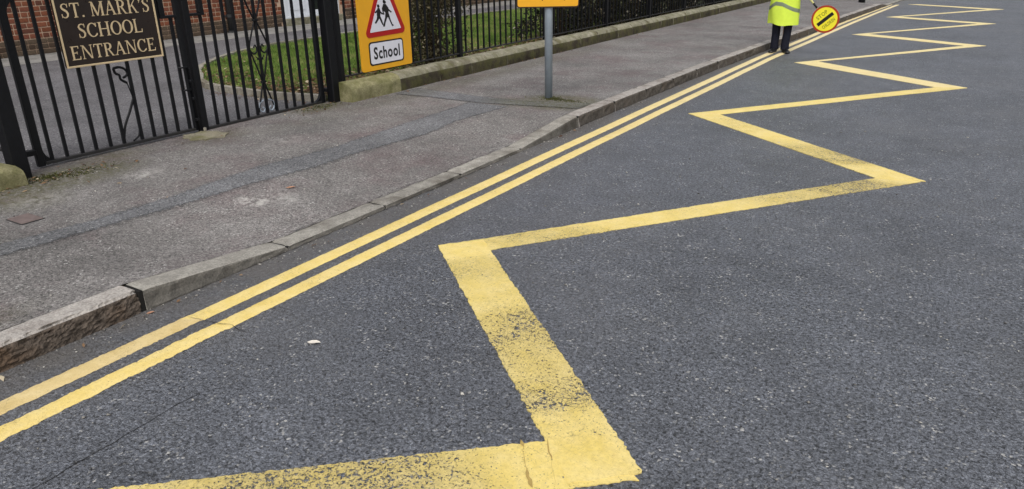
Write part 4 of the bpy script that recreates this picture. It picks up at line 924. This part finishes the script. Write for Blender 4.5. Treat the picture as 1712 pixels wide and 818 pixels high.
# ---------------------------------------------------------------- crossing patrol person
PO_ = Vector((-3.155, 14.0, 0.006))
pe = tag(empty('person', PO_), 'person in long hi-vis yellow coat and navy trousers standing on the yellow lines', 'person')
def skin(name, V, E_, R_, mat, parent, sub=2, root=0):
    me = bpy.data.meshes.new(name); me.from_pydata(V, E_, []); o_ = obj(name, me, mat, parent)
    sm = o_.modifiers.new('skin', 'SKIN'); sm.use_smooth_shade = True
    for i, d in enumerate(me.skin_vertices[0].data): d.radius = (R_[i], R_[i]) if not isinstance(R_[i], tuple) else R_[i]; d.use_root = (i == root)
    ss = o_.modifiers.new('sub', 'SUBSURF'); ss.levels = sub; ss.render_levels = sub
    return o_
HL = (0.375, -0.20, 0.99); HR = (0.005, -0.22, 1.36)          # hands on the pole (her left low, right high)
Vb = [(0, 0, 0.95), (0, 0, 1.12), (0, -0.01, 1.30), (0, 0, 1.44), (0, -0.01, 1.53), (0, -0.02, 1.60), (0, -0.03, 1.68), (0, -0.01, 1.74),
      (-0.085, 0, 0.92), (-0.085, -0.01, 0.50), (-0.09, 0.0, 0.09), (0.085, 0, 0.92), (0.07, -0.01, 0.50), (0.06, 0.0, 0.09),
      (0.19, 0, 1.42), (0.33, -0.03, 1.20), (0.40, -0.17, 1.02), HL, (-0.19, 0, 1.42), (-0.24, -0.12, 1.20), (-0.06, -0.23, 1.32), HR,
      (0, -0.125, 1.625), (-0.085, -0.01, 1.64), (0.085, -0.01, 1.64)]
Eb = [(0, 1), (1, 2), (2, 3), (3, 4), (4, 5), (5, 6), (6, 7), (0, 8), (8, 9), (9, 10), (0, 11), (11, 12), (12, 13), (3, 14), (14, 15), (15, 16), (16, 17), (3, 18), (18, 19), (19, 20), (20, 21), (5, 22), (5, 23), (5, 24)]
Rb = [0.13, 0.12, 0.13, 0.10, 0.055, 0.085, 0.095, 0.06, 0.085, 0.058, 0.042, 0.085, 0.058, 0.042, 0.06, 0.048, 0.034, 0.035, 0.06, 0.048, 0.034, 0.035, 0.014, 0.018, 0.018]
# fingers wrapped round the pole at each hand
pd = Vector((-0.264, 0, 0.292)).normalized(); pq = Vector((0.292, 0, 0.264)).normalized()
for hand, vi in ((HL, 17), (HR, 21)):
    h0 = Vector(hand)
    for j, ln in enumerate((0.9, 1.0, 0.95, 0.8)):
        b0 = h0+pd*(0.03-0.02*j); ids = [vi]
        for s_, r_ in (((0.03, -0.02), 0.010), ((0.035, -0.055), 0.009), ((0.0, -0.075), 0.008), ((-0.02, -0.06), 0.007)):
            Vb.append(tuple(b0+pq*s_[0]*ln+Vector((0, s_[1]*ln, 0)))); Rb.append(r_); Eb.append((ids[-1], len(Vb)-1)); ids.append(len(Vb)-1)
    Vb.append(tuple(h0+pd*0.05-pq*0.02+Vector((0, -0.03, 0)))); Rb.append(0.012); Eb.append((vi, len(Vb)-1)); Vb.append(tuple(h0+pd*0.06+Vector((0, -0.06, 0)))); Rb.append(0.010); Eb.append((len(Vb)-2, len(Vb)-1))
body = skin('body', Vb, Eb, Rb, 'skin', pe)
# face: eyes, mouth, hair and cap
for s_ in (-1, 1):
    mb = MB(); mb.loft([[(0.034*s_+math.cos(a)*r_, -0.108-d_, 1.645+math.sin(a)*r_*0.6) for a in np.linspace(0, 6.283, 8, endpoint=False)] for r_, d_ in ((0.013, 0), (0.011, 0.006), (0.004, 0.009))]); mb.build('eye', 'signblack', body, True)
mb = MB(); mb.cbox(-0.024, 0.024, -0.112, -0.10, 1.572, 1.580, 0.003); mb.build('mouth', 'red', body)
def dome(rx, ry, rz, c0, a0, n=16, k_=8):
    return [[(c0[0]+rx*math.cos(t)*math.cos(f), c0[1]+ry*math.sin(t)*math.cos(f), c0[2]+rz*math.sin(f)) for t in np.linspace(0, 2*math.pi, n, endpoint=False)] for f in np.linspace(a0, math.pi/2*0.97, k_)]
mb = MB(); mb.loft(dome(0.102, 0.112, 0.13, (0, 0.012, 1.66), -0.35)); mb.build('hair', 'hair', pe, True)
mb = MB(); mb.loft(dome(0.112, 0.122, 0.115, (0, 0.0, 1.70), 0.0)); mb.prism([(math.cos(a)*0.10, -0.09-math.sin(a)*0.09) for a in np.linspace(0, math.pi, 10)], lambda u, v, d: (u, v, d), 1.695, 1.705); mb.build('cap', 'cap', pe, True)
# trousers
def leg_rings(x0, x1, tw):
    R_ = []
    for z, r_ in ((0.98, 0.100), (0.80, 0.094), (0.60, 0.080), (0.45, 0.072), (0.30, 0.068), (0.16, 0.068), (0.075, 0.072), (0.055, 0.071)):
        t = (0.98-z)/0.93; cx_ = x0+(x1-x0)*t
        R_.append([(cx_+math.cos(a)*r_*(1+0.05*math.sin(3*a+z*20)+0.03*nz(a, z*7, x0, 2)), 0.0+0.004+math.sin(a)*r_*1.15*(1+0.04*math.sin(2*a+z*26)), z+0.008*math.sin(a)) for a in np.linspace(0, 2*math.pi, 18, endpoint=False)])
    return R_
tr = empty('trousers'); tr.parent = pe
mb = MB(); mb.loft(leg_rings(-0.100, -0.106, 0)); mb.build('trouser_leg', 'navy', tr, True)
mb = MB(); mb.loft(leg_rings(0.120, 0.072, 0)); mb.build('trouser_leg', 'navy', tr, True)
# shoes
def shoe(x, ang):
    mb = MB(); rings = []
    for t, w_, h_, z0 in ((0.0, 0.020, 0.045, 0.012), (0.06, 0.036, 0.075, 0.0), (0.25, 0.040, 0.105, 0.0), (0.45, 0.038, 0.095, 0.0), (0.62, 0.046, 0.066, 0.0), (0.82, 0.050, 0.052, 0.0), (0.95, 0.038, 0.044, 0.003), (1.0, 0.016, 0.028, 0.010)):
        yy_ = 0.09-0.29*t; rings.append([(w_*math.cos(a), yy_, z0+(h_-z0)*(0.5+0.5*math.sin(a)) if math.sin(a) > -0.6 else z0) for a in np.linspace(0, 2*math.pi, 14, endpoint=False)])
    mb.loft(rings); o_ = mb.build('shoe', 'shoe', pe, True, (x, 0, 0), (0, 0, ang)); return o_
shoe(-0.106, -0.10); shoe(0.080, 0.55)
# coat: body and sleeves
def coat_r(z, th):
    a = float(np.interp(z, [0.49, 0.7, 0.95, 1.15, 1.32, 1.42, 1.48, 1.53], [0.262, 0.256, 0.248, 0.246, 0.250, 0.215, 0.13, 0.075]))
    b = float(np.interp(z, [0.49, 0.7, 0.95, 1.15, 1.32, 1.42, 1.48, 1.53], [0.205, 0.20, 0.185, 0.175, 0.165, 0.14, 0.10, 0.07]))
    k_ = max(0.0, min(1.0, (1.2-z)/0.7)); w_ = 1+k_*(0.045*math.sin(4*th+1.0+z*2.2)+0.026*math.sin(7*th+z*6)+0.06*nz(math.cos(th)*1.5, math.sin(th)*1.5, z*2.2, 1.6)-0.05*math.exp(-((math.cos(th)-0.25-0.9*(0.70-z))/0.10)**2)*(1 if math.sin(th) < 0 else 0)*max(0, min(1, (0.80-z)/0.08)))
    return a*w_*math.cos(th), b*w_*math.sin(th)
def hemz(z, th): return z+(0.018*math.sin(2*th+0.6)+0.008*math.sin(5*th))*max(0, (0.62-z)/0.13)
NT = 56; TH = np.linspace(0, 2*math.pi, NT, endpoint=False)
rings = []
for z in list(np.linspace(0.49, 1.40, 32))+[1.43, 1.46, 1.49, 1.53, 1.56]:
    rings.append([(*coat_r(min(z, 1.53), th), hemz(z, th)) for th in TH])
mb = MB(); mb.loft(rings, False); mb.loft([[(x*0.96, y*0.96, z) for x, y, z in rings[0]], [(x*0.95, y*0.95, z) for x, y, z in rings[6]]], False)
ct = mb.build('coat', 'hivis', pe, True)
for arm in (((0.17, 0, 1.43), (0.27, -0.01, 1.33), (0.345, -0.03, 1.19), (0.385, -0.10, 1.09), (0.405, -0.165, 1.02)), ((-0.17, 0, 1.43), (-0.235, -0.05, 1.33), (-0.25, -0.12, 1.20), (-0.15, -0.185, 1.26), (-0.06, -0.215, 1.315))):
    mb = MB(); mb.tube([Vector(p) for p in arm], [0.095, 0.085, 0.078, 0.070, 0.062], 16, True); mb.build('sleeve', 'hivis', ct, True)
# reflective band round the skirt, dipping to one side
rings = []
for q in range(4):
    R_ = []
    for th in TH:
        u = math.cos(th); zc_ = float(np.interp(u, [-1, -0.45, 0.0, 0.55, 1], [0.755, 0.842, 0.830, 0.765, 0.715]))
        z = zc_-0.032+0.064*q/3; x, y_ = coat_r(z, th); s_ = 1.014 if q in (1, 2) else 1.008; R_.append((x*s_, y_*s_, z))
    rings.append(R_)
mb = MB(); mb.loft(rings, False); mb.build('reflective_band', 'reflect', ct, True)
rings = [[tuple(np.array((*coat_r(z, th), z))*np.array((1.012, 1.012, 1))) for th in TH] for z in (1.10, 1.13, 1.16)]
mb = MB(); mb.loft(rings, False); mb.build('reflective_band', 'reflect', ct, True)

# lollipop sign held disc-down
DC = Vector((-2.435, 13.86, 0.605)); 
lo_ = tag(empty('lollipop_sign', DC), 'round yellow lollipop sign with red rim and black bar held disc down by the person', 'sign')
lo_.rotation_euler = (0, math.radians(-42.0), 0)
Rr = 0.225
f_l = lambda u, v, d: (u, -d, v)
circ = lambda r_, n=48: [(r_*math.cos(a), r_*math.sin(a)) for a in np.linspace(0, 2*math.pi, n, endpoint=False)]
mb = MB(); mb.prism(circ(Rr), f_l, -0.006, 0.006); mb.build('rim_disc', 'disc_red', lo_)
mb = MB(); mb.prism(circ(Rr*0.86), f_l, 0.0063, 0.0085); mb.build('yellow_face', 'disc_yellow', lo_)
mb = MB(); mb.prism([(-0.152, -0.028), (0.152, -0.028), (0.152, 0.028), (-0.152, 0.028)], f_l, 0.0088, 0.0105); mb.build('black_bar', 'signblack', lo_)
for s_, sz, v, wd in (('STOP', 0.085, 0.062, 0.20), ('CHILDREN', 0.075, -0.115, 0.235)):
    letters(s_, sz, wd, lambda a_, b_, d: (a_, -0.0095-d, b_+v), 'disc_text', lo_, 0.002)
mb = MB(); mb.tube([(0, 0.018, -0.10), (0, 0.018, 1.72)], 0.016, 12); po = mb.build('pole', 'pole_yellow', lo_, True)
for a, b in ((0.235, 0.34), (0.62, 0.92), (1.2, 1.5)):
    mb = MB(); mb.tube([(0, 0.018, a), (0, 0.018, b)], 0.0168, 12); mb.build('black_section', 'signblack', po, True)

# dark bollard foot far up the pavement
bo = tag(empty('bollard', (-3.70, 26.9, 0.12)), 'small black bollard far up the pavement edge', 'bollard')
mb = MB(); mb.loft([[(math.cos(a)*r_, math.sin(a)*r_, z) for a in np.linspace(0, 6.283, 14, endpoint=False)] for r_, z in ((0.10, -0.05), (0.10, 0.08), (0.075, 0.12), (0.07, 0.75), (0.085, 0.78), (0.085, 0.82), (0.06, 0.90), (0.02, 0.94))]); mb.build('shaft', 'iron', bo, True)
mb = MB(); mb.tube([(0, 0, 0.62), (0, 0, 0.68)], 0.076, 14); mb.build('reflector_ring', 'signwhite', bo, True)

# ---------------------------------------------------------------- loose things on the ground
def leaf_thing(x, y, z, s_, rz, mat, label, group=None):
    P_ = [(-1.0, 0, 0.02), (-0.45, 0.42, 0.10), (0.15, 0.50, 0.14), (0.7, 0.28, 0.10), (1.0, 0.0, 0.05), (0.6, -0.25, 0.16), (0.0, -0.42, 0.10), (-0.5, -0.34, 0.04), (0.0, 0.02, 0.03)]
    me = mesh('leaf', [(a*s_, b*s_, c_*s_) for a, b, c_ in P_], [(8, i, (i+1) % 8) for i in range(8)], {'tone': [random.uniform(0.8, 1.0)]*9})
    tag(obj('fallen_leaf', me, mat, None, (x, y, z), (0, 0, rz)), label, 'leaf', group)
k = N('bleached leaf', 0.8, 0.2); k.col(k.mix(k.noise(40), lin(206, 196, 182), lin(232, 226, 216))); M['leaf_pale'] = k.m
leaf_thing(-2.518, 2.139, 0.007, 0.036, 0.4, 'leaf_pale', 'pale curled leaf lying alone on the road between the yellow line and zigzag')
k = N('rust orange leaf', 0.8, 0.2); k.col(k.mix(k.noise(40), lin(164, 118, 94), lin(184, 144, 118))); M['leaf_orange'] = k.m
leaf_thing(-4.42, 3.73, zp(-4.42, 3.73)+0.006, 0.038, 0.7, 'leaf_orange', 'orange brown leaf on the pavement near the dropped kerb')
leaf_thing(-3.52, 1.93, 0.006, 0.022, 1.2, 'leaf_orange', 'small pink brown leaf at the open kerb joint')
leaf_thing(-5.58, 3.04, zp(-5.58, 3.04)+0.004, 0.025, 0.2, 'litter', 'pale leaf on the pavement in front of the left gate')
leaf_thing(-6.03, 2.56, zp(-6.03, 2.56)+0.004, 0.028, 1.9, 'litter', 'pale leaf on the pavement by the mossy wall stone')
def grit_mesh(n):
    V = []; F = []; T_ = []
    for i in range(n):
        if i < n*0.5: x, y = rng.uniform(-2.9, 2.2), rng.uniform(0.9, 8.5); z = 0.002
        elif i < n*0.78: y = rng.uniform(0.8, 9); x = kx(y)+abs(rng.normal(0.01, 0.10)); z = 0.002
        else: x, y = rng.uniform(-6.2, -3.85), rng.uniform(1.2, 8.5); z = zp(x, y)+0.002
        s_ = rng.uniform(0.002, 0.0065) if rng.random() < 0.93 else rng.uniform(0.007, 0.011); b0 = len(V); d = rng.normal(0, 1, (6, 3))*0.25
        for q, p in enumerate(((1.2, 0, 0.2), (-1.1, 0.1, 0.2), (0, 0.9, 0.2), (0.1, -0.9, 0.2), (0, 0, 0.75), (0, 0, -0.5))): V.append((x+(p[0]+d[q, 0])*s_, y+(p[1]+d[q, 1])*s_, z+(p[2]+d[q, 2]*0.4)*s_))
        F += [(b0+a, b0+b, b0+c_) for a, b, c_ in ((0, 2, 4), (2, 1, 4), (1, 3, 4), (3, 0, 4), (2, 0, 5), (1, 2, 5), (3, 1, 5), (0, 3, 5))]; T_ += [rng.random()**0.8]*6
    return fast_mesh('grit', V, F, {'tone': T_})
stuff(obj('loose_grit', grit_mesh(2200), 'grit'), 'pale grit and chippings scattered over road and pavement', 'grit')
